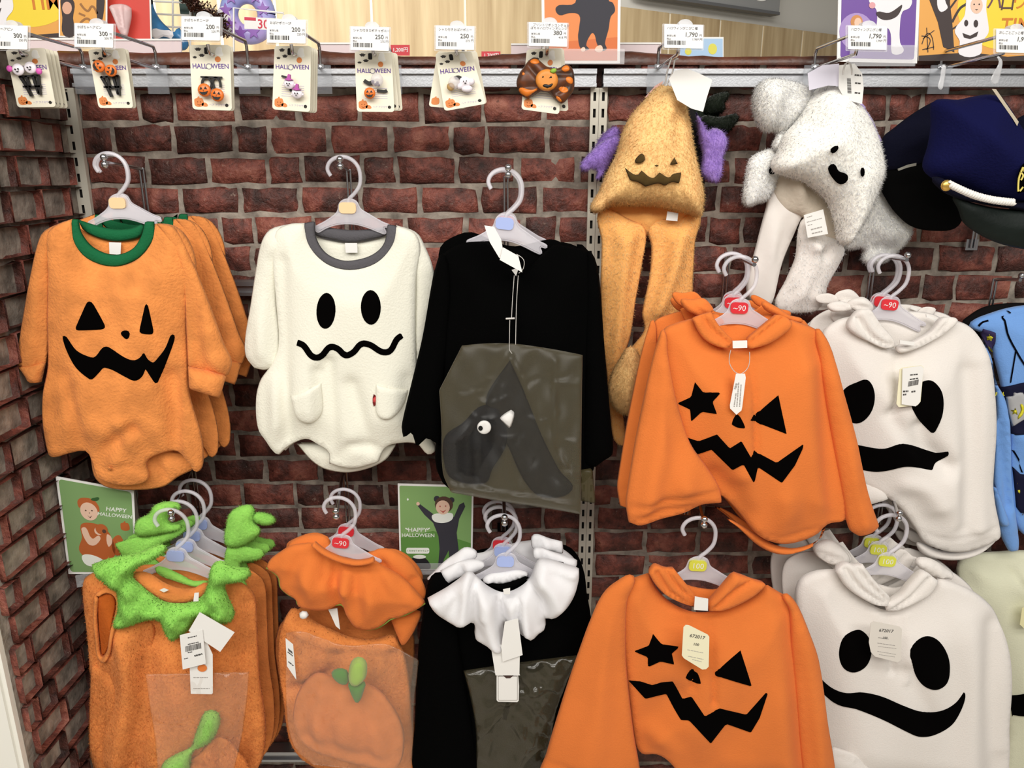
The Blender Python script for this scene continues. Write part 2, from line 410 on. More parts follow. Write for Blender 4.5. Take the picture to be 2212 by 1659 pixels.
COVER = [np.array(c, float) for c in COVER]
def project(p):
    d = Vector(p)-CAM; c, s = math.cos(PITCH), math.sin(PITCH)
    z = d.y*c-d.z*s; y = d.y*s+d.z*c
    return CX+F*d.x/z, CY-F*y/z
def brick_mesh(seed, wd, ht, dp=.013):
    rg = random.Random(seed); nx, nz = 4, 3; V = []; Fc = []
    x0, z0 = wd/2, ht/2
    xs = [-x0, -x0*.4, x0*.35, x0]; zs = [-z0, 0, z0]
    for sc, y, jt in ((1, dp, 0), (1, .002, .0030), (.93, -.0026, .0024)):
        for j in range(nz):
            for i in range(nx):
                if sc != 1 or i in (0, nx-1) or j in (0, nz-1) or True:
                    V.append((xs[i]*(sc if sc == 1 else 1-(1-sc)*1.0)+rg.uniform(-jt, jt), y+rg.uniform(-jt, jt)*.8, zs[j]*(sc if sc == 1 else .86)+rg.uniform(-jt, jt)*.9))
    # keep only border verts of the first two rings
    n = nx*nz
    def border():
        b = [(i, 0) for i in range(nx)]+[(nx-1, j) for j in range(1, nz)]+[(i, nz-1) for i in range(nx-2, -1, -1)]+[(0, j) for j in range(nz-2, 0, -1)]
        return [j*nx+i for i, j in b]
    B = border(); m = len(B)
    for lay in (0, 1):
        for k in range(m):
            a, b = B[k], B[(k+1) % m]
            Fc.append((lay*n+a, lay*n+b, (lay+1)*n+b, (lay+1)*n+a))
    for j in range(nz-1):
        for i in range(nx-1):
            a = 2*n+j*nx+i; Fc.append((a, a+1, a+nx+1, a+nx))
    used = sorted({i for f in Fc for i in f}); mp = {a: b for b, a in enumerate(used)}
    me = bpy.data.meshes.new('brick'); me.from_pydata([V[i] for i in used], [], [tuple(mp[i] for i in f) for f in Fc])
    me.polygons.foreach_set('use_smooth', [True]*len(Fc)); me.update(); me.materials.append(MATS['brick'])
    return me
brick_mat()
mortar = mat('mortar', '#8f857a', .9, bump=1, bscale=70, var=.5, vscale=35)
FULL = [brick_mesh(k, BW-.0072, PITCHZ-.0068) for k in range(14)]
HALF = [brick_mesh(50+k, BW*.56-.0072, PITCHZ-.0068) for k in range(5)]
def lay(face, s0, s1, BW, cand):
    """running bond from s0 to s1 along the wall"""
    rg = random.Random(3+len(cand))
    for r in rows:
        zc = ZR[0]+PITCHZ*(.5-r)
        zt = min(zc+PITCHZ/2, ZTOP-.002); zb = zc-PITCHZ/2
        if zc < -.02 or zt-zb < .012: continue
        fz = (zt-zb)/PITCHZ; zc = (zt+zb)/2
        x = s0+(0 if r % 2 else -.056)+.02
        while x < s1:
            full = rg.random() > .16
            wd = BW if full else BW*.56
            if x+wd > s0+.004 and x < s1:
                a, b = max(x, s0), min(x+wd, s1)
                if b-a > .018: cand.append(((a+b)/2, zc+rg.uniform(-.0015, .0015), (b-a)/(.1095 if full else .1095*.56), full, rg.randrange(100), rg.uniform(-.012, .012), rg.uniform(-.0015, .002), fz))
            x += wd
wb = MB(); wb.box(((XL+2.2)/2, .0236, (ZTOP-.005)/2-.03), (2.2-XL, .05, ZTOP+.055)); wall_back = wb.build('wall_back', mortar); tag(wall_back, kind='structure')
wl = MB(); wl.box((XL-.0226, (YF+.055)/2, (ZTOP-.005)/2-.03), (.05, .055-YF, ZTOP+.055)); wall_left = wl.build('wall_left', mortar); tag(wall_left, kind='structure')
def put_bricks(wall, cand, place, limit):
    sc = []
    for i, c in enumerate(cand):
        px, py = project(place(c[0], c[1], 0)); vis = -60 < px < 2272 and -20 < py < 1690
        if vis and wall is wall_back:
            q = np.array([[px-30, py], [px+30, py], [px, py-14], [px, py+14]])
            vis = not all(any(inside(q[k:k+1], C)[0] for C in COVER) for k in range(4))
        sc.append((0 if vis else 1, py, i))
    sc.sort(); one = [i for _, _, i in sc[:limit]]; rest = [i for _, _, i in sc[limit:]]
    rz = 0 if wall is wall_back else -math.pi/2
    rest_mb = MB()
    for k in one+rest:
        s, z, fx, full, sd, tl, dp, fz = cand[k]
        me = (FULL if full else HALF)[sd % (14 if full else 5)]
        if k in rest_set(one):
            o = bpy.data.objects.new('brick', me); link(o, wall)
            o.location = place(s, z, dp); o.rotation_euler = (0, tl, rz) if rz == 0 else (tl, 0, rz); o.scale = (fx, 1, fz)
        else:
            M = Matrix.Translation(place(s, z, dp)) @ Matrix.Rotation(rz, 4, 'Z') @ Matrix.Diagonal((fx, 1, fz, 1))
            rest_mb.add([tuple(M @ v.co) for v in me.vertices], [tuple(p.vertices) for p in me.polygons], True)
    if rest_mb.v:
        q = rest_mb.build('brick_field', MATS['brick'], wall); q['kind'] = 'stuff'
_rs = {}
def rest_set(one):
    if id(one) not in _rs: _rs[id(one)] = set(one)
    return _rs[id(one)]
cb = []; lay(0, XL+.002, 2.19, BW, cb)
put_bricks(wall_back, cb, lambda s, z, d: Vector((s, -.002+d, z)), 298)
cl = []; lay(0, 0, -YF-.012, BW*.78, cl)
put_bricks(wall_left, cl, lambda s, z, d: Vector((XL+.002-d, -s-.006, z)), 298)
# white end panel in front of the side wall
white_panel = mat('white_laminate', '#f1efe6', .4)
e = MB(); e.box((XL-.29, YF-.008, .84), (.57, .014, 1.72)); e.box((XL-.004, YF-.004, .84), (.012, .012, 1.72))
tag(e.build('trim_1', white_panel), kind='structure')
fl = MB(); fl.box((0, .5, -.06), (14, 14, .05)); tag(fl.build('floor', mat('vinyl_floor', '#cfc8bb', .35, var=.08, vscale=6)), kind='structure')
# curled dark edge of the brick sheet along the top of the wall
rg = random.Random(5)
xs = np.arange(XL, 2.2, .025); prof = [(-.012, -.012), (-.014, .004), (-.002, .012), (.022, .013), (.05, .006), (.052, -.02)]
V = []; Fc = []
for i, x in enumerate(xs):
    k = .55+.55*math.sin(x*5.2+1.3)*math.sin(x*2.1)+.35*math.sin(x*13)+rg.uniform(-.12, .12)
    for y, z in prof: V.append((x, y+rg.uniform(-.001, .001), ZTOP+z*(1 if z < 0 else max(.15, k))))
m_ = len(prof)
for i in range(len(xs)-1):
    for j in range(m_-1): Fc.append((i*m_+j, (i+1)*m_+j, (i+1)*m_+j+1, i*m_+j+1))
tq = MB(); tq.add(V, Fc, True)
tag(tq.build('trim_2', mat('curled_edge', '#6b3a24', .4, bump=.5, bscale=40, var=.5, vscale=18, alt='#2f1710')), kind='structure')

# ------------------------------------------------------------------ metal: rails, slotted uprights
alu = mat('brushed_aluminium', '#b9bbbf', .38, .85, bump=.05, bscale=300)
steel = mat('chrome', '#c9c9cc', .18, 1)
post_m = mat('painted_upright', '#d8d3c4', .4, .2)
dark_m = mat('slot_dark', '#15100d', .8)
z0r, z1r = at(1106, 188, -.03).z, at(1106, 149, -.03).z
def rail(name, xa, xb, za, zb, label):
    r = empty(name, ((xa+xb)/2, -.005, za), 0, label, 'rail')
    h = zb-za; L_ = xb-xa
    b = MB(); b.box((0, -.013, h/2), (L_, .022, h*.8)); b.build('channel', alu, r)
    b = MB(); b.box((0, -.016, h-.004), (L_, .030, .008)); b.build('top_lip', alu, r)
    b = MB(); b.box((0, -.016, .003), (L_, .030, .006)); b.build('bottom_lip', alu, r)
    return r
xm = at(1296, 170, -.03).x
rail('hanging_rail', XL+.035, xm-.006, z0r, z1r, 'grey metal rail left of the double upright, carrying the hair accessory hooks')
rail('hanging_rail', xm+.006, 2.19, z0r, z1r, 'grey metal rail right of the double upright, carrying the hat hooks')
zq = at(505, 622, -.025).z
rail('hanging_rail', XL+.035, xm-.02, zq-.013, zq+.013, 'low metal rail crossing the brick wall behind the orange and ghost rompers')
zq2 = at(620, 1628, -.025).z
rail('hanging_rail', XL+.035, xm-.02, zq2-.013, zq2+.013, 'lowest metal rail on the brick wall under the pumpkin hat bag')
def upright(name, px, py, wd, ztop, label, slots=True, grp=None):
    X = at(px, py, -.012).x; r = empty(name, (X, -.006, -.03), 0, label, 'upright', grp)
    H = ztop+.03; p = .0275; sh, sw = .0145, .0048; n = int(H/p); V = []; Fc = []; w2 = wd/2
    off = .0 if wd < .02 else -wd*.12
    q = MB()
    def quad(xa, xb, za, zb): q.add([(xa, -.010, za), (xb, -.010, za), (xb, -.010, zb), (xa, -.010, zb)], [(0, 1, 2, 3)])
    quad(-w2, off-sw/2, 0, H); quad(off+sw/2, w2, 0, H); z = 0
    while z < H:
        quad(off-sw/2, off+sw/2, z, min(H, z+p-sh)); z += p
    q.add([(-w2, -.010, 0), (-w2, 0.0, 0), (-w2, 0.0, H), (-w2, -.010, H)], [(0, 3, 2, 1)]); q.add([(w2, -.010, 0), (w2, 0.0, 0), (w2, 0.0, H), (w2, -.010, H)], [(0, 1, 2, 3)])
    q.build('face', post_m, r)
    b = MB(); b.box((0, -.002, H/2), (wd*.9, .003, H)); b.build('slot_backing', dark_m, r)
    return r
upright('slotted_upright', 168, 330, .023, z0r, 'cream slotted upright by the left corner above the orange romper')
upright('slotted_upright', 1279, 400, .0145, z0r, 'left half of the double slotted upright in the middle of the wall')
upright('slotted_upright', 1297, 400, .0145, z0r, 'right half of the double slotted upright in the middle of the wall')

# ------------------------------------------------------------------ the shop behind
D58 = R(58.5); far_d = Vector((math.sin(D58), math.cos(D58), 0)); far_n = Vector((-far_d.y, far_d.x, 0))
P0 = CAM+ray(1340, 12)*((5.2-CAM.y)/ray(1340, 12).y); ZW = P0.z
def far_hit(px, py):
    d = ray(px, py); t = (P0-CAM).dot(far_n)/d.dot(far_n); e = CAM+d*t
    return (e-P0).dot(far_d), e.z
wood = mat('pale_wood', '#cfb68d', .5)
nt = wood.node_tree; tc = nt.nodes.new('ShaderNodeTexCoord'); mp = nt.nodes.new('ShaderNodeMapping'); mp.inputs['Scale'].default_value = (9, 9, .6)
nz = nt.nodes.new('ShaderNodeTexNoise'); nz.inputs['Scale'].default_value = 1.6; nz.inputs['Detail'].default_value = 5
rp = nt.nodes.new('ShaderNodeValToRGB'); rp.color_ramp.elements[0].position = .3; rp.color_ramp.elements[0].color = lin('#a58d68'); rp.color_ramp.elements[1].position = .7; rp.color_ramp.elements[1].color = lin('#c9b48e')
nt.links.new(tc.outputs['Object'], mp.inputs[0]); nt.links.new(mp.outputs[0], nz.inputs['Vector']); nt.links.new(nz.outputs['Fac'], rp.inputs[0]); nt.links.new(rp.outputs[0], nt.nodes['Principled BSDF'].inputs['Base Color'])
bulk_m = mat('bulkhead_white', '#cfcdc6', .8)
ang = math.atan2(far_d.y, far_d.x)
bk = MB(); bk.box((1.5, .12, 1.9), (14, .1, 3.9)); wall_far = bk.build('wall_far', bulk_m, None, (P0.x, P0.y, 0), (0, 0, ang)); tag(wall_far, kind='structure')
js = [far_hit(x, 60)[0] for x in (-260, -60, 120, 240, 340, 480, 600, 808, 1010, 1205, 1452, 1562, 1655, 1742, 1830, 1930, 2040)]
for a, b in zip(js[:-1], js[1:]):
    q = MB(); q.box(((a+b)/2, .045, ZW/2), (b-a-.022, .03, ZW)); q.build('wood_panel', wood, wall_far)
q = MB(); q.box((1.0, .052, ZW/2), (13, .03, ZW-.01)); q.build('joint_strip', mat('joint_cream', '#efe6cf', .6), wall_far)
sa, sz = far_hit(1665, 36); sb, _ = far_hit(1370, 8)
sg = empty('hanging_sign', P0+far_d*((sa+sb)/2-.3)-far_n*(-.0), ang, 'grey overhead sign board with a small white disc, at the top of the picture', 'sign')
sg.location = (P0.x+far_d.x*(sa+sb)/2, P0.y+far_d.y*(sa+sb)/2, sz)
q = MB(); q.box((0, -.04, .45), (sa-sb, .1, .86)); q.build('board', mat('sign_grey', '#8d8e8e', .5), sg)
q = MB(); q.box((0, -.04, .012), (sa-sb+.01, .112, .024)); q.build('bottom_edge', mat('sign_edge', '#5d5e60', .5), sg)
c1 = far_hit(1625, -4); q = MB(); q.plate(ell(c1[0]-(sa+sb)/2, c1[1]-sz+.02, .1, .06), -.098, .008); q.build('disc', mat('white_print', '#e9e9e6', .6), sg)

# ------------------------------------------------------------------ hangers and hooks
hang_m = film('frosted_plastic', '#ebe8ef', .44, .2, spec=.6)
SIZEC = {'peach': '#f3cfa0', 'red': '#d8303a', 'blue': '#a9b9ea', 'yellow': '#d6d84a'}
def hanger_proto():
    k = .000355                                            # one unit of the outline in metres; origin under the crook
    U = lambda x, y: ((x-490)*k, (112-y)*k*.925)
    r = empty('hanger', (0, 0, 0))
    pts = smooth_poly([(428, 186), (415, 158), (424, 128), (448, 108), (482, 101), (518, 113), (543, 142), (552, 180), (548, 225), (525, 262), (500, 290), (497, 312)], False, 5)
    MB().tube([(U(*p)[0], 0, U(*p)[1]) for p in pts], 8.5*k, 8).build('crook', hang_m, r)
    body = resample(smooth_poly([(352, 416), (400, 388), (448, 348), (462, 305), (492, 288), (530, 296), (548, 330), (580, 352), (640, 388), (672, 402), (672, 414), (648, 412), (655, 440), (630, 436), (575, 414), (520, 400), (455, 402), (400, 420), (362, 442), (352, 430)]), 5)
    P = np.array([U(*p) for p in body]); pd = Pad(P, 0, .0022, .0025, .0022)
    b = bpy.data.objects.new('shoulder_bar', pd.mesh('shoulder_bar', hang_m, .004)); link(b, r)
    pts2 = resample(np.vstack([body, body[:1]]), 8, False)
    MB().tube([(U(*p)[0], 0, U(*p)[1]) for p in pts2], 2.6*k*1.3, 5, False).build('rim', hang_m, r)
    return r, U, k
HP, HU, HK = hanger_proto()
size_me = {}
def size_mesh(c):
    if c not in size_me:
        P = [HU(*p) for p in rrect(459, -352, 531, -302, 16, 3)]; P = [(x, 2*HU(0, 0)[1]-z) for x, z in P]
        P = [HU(x, -y) for x, y in rrect(459, -352, 531, -302, 16, 3)]
        m = MB(); m.plate(P, -.0042, .0084); o = m.build('tmp', mat('size_'+c, SIZEC[c], .4)); me = o.data; bpy.data.objects.remove(o); size_me[c] = me
    return size_me[c]
first_h = [True]
def hanger(px, py, Y, color, label, scale=1., yaw=0., tilt=0., grp=None, num=None):
    """px, py: the inside top of the crook"""
    if first_h[0]: h = HP; first_h[0] = False
    else:
        h = HP.copy(); COL.objects.link(h)
        for ch in HP.children:
            if ch.name.startswith('size'): continue
            c = ch.copy(); COL.objects.link(c); c.parent = h
    h.location = at(px, py, Y); h.rotation_euler = (0, tilt, yaw); h.scale = (scale,)*3
    tag(h, label, 'hanger', grp)
    s = bpy.data.objects.new('size_marker', size_mesh(color)); link(s, h); s['label'] = {'peach': 'pale orange', 'red': 'red', 'blue': 'pale blue', 'yellow': 'yellow green'}[color]+' size marker'
    if num:
        n = MB(); x, z = HU(495, 328); n.text(num, .012, x, z, -.0044, 'CENTER'); n.build('number', mat('white_print', '#e9e9e6', .6), s)
    return h
def display_hook(px, py, Yt, label, drop=.16, balls=2, rod=None):
    """upright rod on the wall, arm towards the shopper, stacked balls at its tip"""
    tip = at(px, py, Yt); rx = at(rod, py, -.012).x if rod else tip.x; dx = tip.x-rx
    r = empty('display_hook', (rx, -.006, tip.z-drop), 0, label, 'hook')
    up = drop-.012; y0 = -.012
    b = MB(); b.tube([(-.003, y0, 0), (-.003, y0, up*.5), (-.003, y0, up)], .0022, 8); b.tube([(.0035, y0, 0), (.0035, y0, up)], .0022, 8); b.build('rod', steel, r)
    yt = Yt+.006
    b = MB(); b.tube([(0, y0, up-.002), (dx*.5, y0*.5+yt*.5, up+.004), (dx, yt, drop-.004)], .0032, 8); b.build('arm', steel, r)
    for k in range(balls):
        b = MB(); b.ball((dx, yt-.001, drop+.004-k*.0105), .0056, 12); b.build('tip_ball', steel, r)
    b = MB(); b.box((0, y0+.006, .006), (.022, .006, .02)); b.build('wall_clip', steel, r)
    return r

# ------------------------------------------------------------------ cloths
black = mat('black_fleece', '#030303', .95, bump=.25, bscale=500, spec=.04)
black_patch = mat('black_felt', '#040303', .98, spec=.03)
o_plush = mat('orange_plush', '#e28d4a', .9, bump=.5, bscale=230, var=.16, vscale=30, sheen=.06, spec=.15)
o_fleece = mat('orange_fleece', '#e07a38', .92, bump=.22, bscale=420, var=.05, vscale=10, sheen=.05, spec=.15)
w_plush = mat('cream_plush', '#eceadb', .92, bump=.25, bscale=300, sheen=.2, spec=.15)
w_fleece = mat('white_fleece', '#e6e0da', .92, bump=.2, bscale=420, sheen=.2, spec=.15)
green_rib = mat('green_ribbing', '#14633b', .85, bump=.3, bscale=350, spec=.2)
grey_rib = mat('grey_ribbing', '#59575b', .9, bump=.3, bscale=350, spec=.2)
lab_m = mat('white_label', '#eceae6', .7)
ink = mat('dark_print', '#4a4745', .8); ink2 = mat('grey_print', '#a5a09b', .8)

# ---- orange pumpkin romper
C4 = (0, 280, .48233)
g = Goods('pumpkin_romper', 'orange plush pumpkin romper with green neck, front one on the hook by the left wall', 'romper', (520, 300), -.235, .16, C4, 'orange pumpkin rompers')
g.part('back_panel', [(330, 430, 1), (420, 470), (520, 482), (620, 474), (690, 420, 1), (720, 620), (300, 620)], o_plush, -.020, .004, .02)
g.part('back_leg', [(400, 1430, 1), (760, 1430, 1), (880, 1490), (790, 1560), (730, 1600), (600, 1614), (480, 1602), (425, 1560), (408, 1490)], o_plush, -.016, .012, .03, folds=[([(700, 1470), (740, 1560)], .006, -.006)])
g.part('sleeve', [(330, 396, 1), (200, 452), (168, 510), (130, 680), (98, 860), (72, 1020), (74, 1060, 1), (150, 1090), (206, 1046, 1), (230, 860), (245, 640)], o_plush, -.004, .022, .03, noise=(.003, .07, .3), folds=[([(225, 620), (205, 1040)], .010, -.008)])
g.part('cuff', [(74, 1046, 1), (110, 1052), (206, 1040, 1), (196, 1090), (186, 1134, 1), (135, 1132), (112, 1096)], o_plush, -.002, .017, .016)
body = g.part('body', [(324, 400, 1), (255, 425), (212, 470), (214, 640), (210, 860), (214, 1060), (190, 1190), (192, 1330), (222, 1462), (255, 1466), (300, 1452), (385, 1440), (408, 1475), (436, 1552), (520, 1590), (625, 1588), (668, 1560), (660, 1488), (700, 1458), (790, 1440), (845, 1490), (878, 1534), (910, 1500), (905, 1380), (850, 1180), (840, 1000), (842, 760), (880, 620), (850, 500), (785, 432), (694, 418, 1), (672, 512), (600, 588), (505, 610), (405, 580), (344, 500)], o_plush,
    .004, .022, .042, .010, noise=(.0045, .16, .34), folds=[([(225, 1440), (235, 1380), (255, 1300)], .007, .004), ([(300, 1440), (320, 1380)], .006, .003), ([(385, 1420), (350, 1270), (300, 1100)], .012, -.006), ([(440, 1500), (500, 1410), (600, 1330)], .012, -.007), ([(660, 1480), (600, 1400), (560, 1300)], .012, .006), ([(790, 1430), (800, 1300), (780, 1100)], .014, -.010), ([(840, 1480), (830, 1300), (838, 1100)], .010, .006), ([(440, 1530), (560, 1500), (660, 1530)], .006, -.004), ([(215, 640), (225, 1000), (240, 1300)], .012, -.006)], step=.007)
g.part('sleeve', [(700, 420, 1), (770, 430), (820, 490), (868, 600), (940, 780), (1005, 960), (1040, 1040), (1018, 1106, 1), (930, 1085), (842, 1066, 1), (834, 900), (822, 700), (790, 560), (736, 470)], o_plush, .010, .020, .03, noise=(.003, .08, .3), folds=[([(860, 560), (940, 800), (990, 1060)], .014, .006), ([(852, 640), (880, 900), (900, 1080)], .012, -.006)])
g.part('cuff', [(842, 1060, 1), (930, 1078), (1014, 1100, 1), (1000, 1150), (984, 1202, 1), (915, 1180), (846, 1160, 1)], o_plush, .018, .018, .014)
g.on('neck_band', [(322, 400, 1), (352, 400, 1), (366, 462), (420, 528), (510, 560), (590, 536), (630, 480), (650, 410, 1), (692, 412, 1), (678, 500), (610, 582), (510, 612), (400, 580), (338, 505)], body, green_rib, .006, step=.005, rim=.006, parent=g.root)
g.part('neck_band', [(350, 402, 1), (430, 428), (520, 446), (600, 438), (652, 408, 1), (640, 470), (600, 492), (510, 500), (430, 482), (372, 448)], green_rib, -.012, .006, .008, parent=g.root, label='back of the green neck band')
lb = g.part('care_label', [(490, 504), (544, 506), (541, 560), (492, 556)], lab_m, -.012, .002, .002, smooth=False)
for nm, pts in (('eye', [(398, 768), (418, 780), (472, 880), (458, 896), (344, 900), (338, 886), (384, 782)]), ('eye', [(655, 780), (664, 790), (688, 900), (680, 918), (628, 912), (624, 896), (648, 788)]), ('nose', [(540, 910), (560, 898), (580, 906), (580, 928), (568, 940), (552, 930)]),
    ('mouth', [(278, 926), (298, 928), (345, 990), (412, 1020), (430, 1012), (460, 975), (485, 972), (560, 1020), (600, 1032), (628, 1018), (643, 992, 1), (664, 1030), (688, 1044, 1), (738, 980), (764, 920), (782, 918), (780, 952), (740, 1060), (708, 1132), (694, 1136), (668, 1100), (652, 1074, 1), (636, 1108), (604, 1126), (560, 1108), (500, 1076), (464, 1066, 1), (440, 1094), (412, 1120), (396, 1116), (340, 1068), (296, 990)])):
    g.on(nm, pts, body, black_patch, .003, step=.004, rim=.003)
q = g.part('snap', ell(482, 1528, 11, 11, 10), o_plush, .004, .0025, .004, smooth=False, base=body, parent=body.o, step=.0018)
behind(g, .058, 'second orange plush pumpkin romper, right behind the front one', .004, .003)
behind(g, .104, 'rearmost orange plush pumpkin romper, its sleeve showing at the right', .010, .005, -.03)
hanger(239, 336, -.226, 'peach', 'frosted hanger with orange size marker carrying the front pumpkin romper')
hanger(243, 338, -.172, 'peach', 'frosted hanger right behind the front pumpkin romper hanger')
display_hook(226, 346, -.238, 'chrome hook carrying the orange pumpkin rompers', .25, rod=306)

# ---- ghost romper
C5 = (500, 300, .47035)
g = Goods('ghost_romper', 'cream ghost romper with grey neck and wavy mouth, front one of its hook', 'romper', (540, 280), -.190, .0, C5, 'cream ghost rompers')
g.part('back_panel', [(345, 430, 1), (440, 462), (540, 474), (650, 462), (745, 420, 1), (740, 640), (350, 640)], w_plush, -.020, .004, .02)
g.part('back_leg', [(300, 1400, 1), (760, 1400, 1), (700, 1480), (560, 1530), (440, 1520), (370, 1480)], w_plush, -.014, .010, .03)
g.part('sleeve', [(330, 386, 1), (240, 396), (172, 420), (136, 480), (112, 600), (88, 760), (62, 920), (66, 1000), (104, 1052, 1), (160, 1062), (226, 1030, 1), (222, 900), (214, 660)], w_plush, -.002, .024, .035, noise=(.003, .08, .3), folds=[([(205, 560), (212, 1000)], .012, -.007)])
g.part('sleeve', [(756, 396, 1), (850, 430), (892, 500), (928, 600), (935, 700), (905, 860), (870, 1040), (835, 1030), (830, 900), (838, 640)], w_plush, -.004, .02, .035, noise=(.003, .08, .3))
body = g.part('body', [(336, 386, 1), (262, 392), (200, 430), (190, 560), (206, 760), (216, 950), (180, 1040), (132, 1110), (112, 1200), (122, 1330), (160, 1388), (212, 1450), (246, 1424), (300, 1390), (352, 1378), (402, 1406), (446, 1440), (448, 1492, 1), (560, 1512), (676, 1484, 1), (700, 1428), (740, 1402), (850, 1400), (898, 1448), (930, 1440), (938, 1408), (900, 1330), (870, 1180), (852, 1000), (850, 640), (868, 500), (840, 430), (756, 396, 1), (735, 485), (660, 566), (545, 596), (440, 568), (366, 490)], w_plush,
    .004, .022, .042, .010, noise=(.0042, .14, .34), folds=[([(240, 560), (250, 900), (268, 1380)], .010, -.006), ([(455, 1480), (470, 1300), (450, 1020)], .013, -.007), ([(420, 1390), (418, 1200), (405, 1060)], .010, -.006), ([(640, 1400), (600, 1260), (560, 1120)], .014, -.005), ([(500, 1460), (560, 1400), (680, 1420)], .01, -.006), ([(850, 1400), (820, 1300), (810, 1100)], .012, -.006), ([(180, 1400), (210, 1300), (200, 1100)], .012, .005), ([(215, 1440), (300, 1380), (400, 1395)], .004, .004)], step=.007)
g.on('neck_band', [(334, 386, 1), (384, 378, 1), (388, 450), (430, 520), (500, 556), (570, 556), (650, 530), (700, 480), (716, 392, 1), (758, 398, 1), (740, 485), (664, 570), (545, 600), (438, 572), (360, 490)], body, grey_rib, .006, step=.005, rim=.006, parent=g.root)
g.part('neck_band', [(352, 396, 1), (440, 406), (540, 418), (640, 414), (728, 398, 1), (716, 440), (640, 462), (550, 476), (460, 462), (372, 436)], grey_rib, -.012, .006, .008, parent=g.root, label='back of the grey neck band')
g.part('care_label', [(522, 478), (578, 478), (580, 522), (526, 522)], lab_m, -.010, .002, .002, smooth=False)
g.on('eye', ell(434, 790, 45, 84, 24, .05), body, black_patch, .003, smooth=False, rim=.003)
g.on('eye', ell(640, 774, 47, 81, 24, -.02), body, black_patch, .003, smooth=False, rim=.003)
g.on('mouth', stroke([(300, 936), (330, 948), (372, 1000), (410, 1000), (452, 956), (488, 964), (524, 994), (560, 980), (596, 942), (636, 946), (690, 978), (728, 974), (760, 920), (785, 902)], 30), body, black_patch, .003, smooth=False, rim=.003)
g.part('pocket_flap', [(268, 1184, 1), (404, 1130, 1), (413, 1250), (390, 1296), (345, 1310), (300, 1285)], w_plush, .001, .006, .008, base=body, parent=body.o, step=.0035)
g.part('pocket_flap', [(664, 1128, 1), (806, 1166, 1), (785, 1235), (735, 1284), (690, 1284), (664, 1250)], w_plush, .001, .006, .008, base=body, parent=body.o, step=.0035)
g.part('pocket_tag', ell(657, 1200, 9, 32, 14), mat('red_tag', '#c23a3c', .7), .002, .003, .003, smooth=False, base=body, parent=body.o, label='red tag at the edge of the pocket flap')
behind(g, .056, 'second cream ghost romper showing below and beside the front one', -.006, -.014, .02)
hanger(745, 344, -.185, 'peach', 'frosted hanger with orange size marker carrying the front ghost romper', 1.06, tilt=.02)
display_hook(735, 350, -.20, 'chrome hook carrying the ghost rompers', .25, rod=753)

# ---- black jacket with the crow bag
C6 = (860, 320, .48241)
bagm = film('clear_bag', '#4a463c', .03, .12, spec=.3, gloss=.032); bagback = film('olive_bag_back', '#4a432c', .6, .35, bump=.6, bscale=14, spec=.25)
g = Goods('crow_jacket', 'black long sleeved jacket with ragged cuffs and a clear bag, front one of its hook', 'jacket', (520, 300), -.232, .02, C6, 'black crow jackets')
g.part('back_panel', [(330, 430), (520, 440), (740, 430), (740, 700), (330, 700)], black, -.02, .006, .02)
body = g.part('body', [(400, 416, 1), (290, 425), (205, 470), (172, 520), (180, 700), (170, 900), (190, 1100), (200, 1500), (500, 1530), (820, 1500), (880, 1420), (880, 900), (900, 640), (884, 500), (850, 458), (700, 428, 1), (620, 500), (548, 584, 1), (470, 500)], black, 0, .034, .05, noise=(.004, .16, .4), folds=[([(545, 580), (530, 760), (500, 1000)], .006, -.005)], step=.009)
g.part('sleeve', [(200, 470), (168, 530), (148, 620), (108, 850), (60, 1050), (16, 1240), (24, 1300, 1), (62, 1270, 1), (82, 1340, 1), (130, 1295, 1), (190, 1335, 1), (200, 1100), (225, 800), (235, 600)], black, .014, .026, .035, noise=(.003, .08, .3), folds=[([(150, 700), (120, 1000), (100, 1280)], .012, -.006)], step=.009)
g.part('sleeve', [(850, 458), (890, 520), (906, 650), (925, 900), (950, 1200), (962, 1366), (920, 1400, 1), (880, 1430, 1), (826, 1400), (830, 1100), (840, 700)], black, .01, .026, .035, noise=(.003, .08, .3), step=.009)
BAGP = [(286, 884, 1), (400, 874), (520, 876), (680, 898), (826, 926, 1), (822, 1200), (818, 1640, 1), (650, 1610), (500, 1588), (236, 1542, 1), (200, 1450), (194, 1250), (184, 1084, 1)]
g.part('bag_back_sheet', BAGP, bagback, .044, .0015, .004, .0008, noise=(.001, .06, .09), folds=crinkles(8, 240, 920, 780, 1560, 16, 160, .004, .0012), step=.006)
bag = g.part('garment_bag', [(286, 884, 1), (400, 874), (520, 876), (680, 898), (826, 926, 1), (822, 1200), (818, 1640, 1), (650, 1610), (500, 1588), (236, 1542, 1), (200, 1450), (194, 1250), (184, 1084, 1)], bagm, .062, .008, .02, .004, noise=(.0025, .06, .09), folds=[([(700, 940), (696, 1120), (700, 1280)], .004, .005), ([(700, 1040), (815, 1050)], .004, .004), ([(500, 930), (420, 1080), (300, 1260), (210, 1330)], .005, .005), ([(505, 930), (600, 1110), (690, 1330), (800, 1480)], .005, .005), ([(235, 1500), (500, 1540), (815, 1590)], .004, .006), ([(740, 1300), (800, 1310)], .003, .004), ([(470, 1340), (550, 1520)], .004, .005)]+crinkles(5, 250, 1000, 800, 1560, 22, 110), step=.0045)
g.part('bag_corner', [(818, 1440, 1), (870, 1432, 1), (886, 1592, 1), (818, 1580, 1)], bagback, .046, .004, .006, smooth=False, noise=(.002, .03, .03))
wingf = mat('crow_wing_fabric', '#1d1a13', .9, bump=.5, bscale=60, spec=.1); crowf = mat('crow_fabric', '#0a090b', .9, bump=.4, bscale=80, spec=.06)
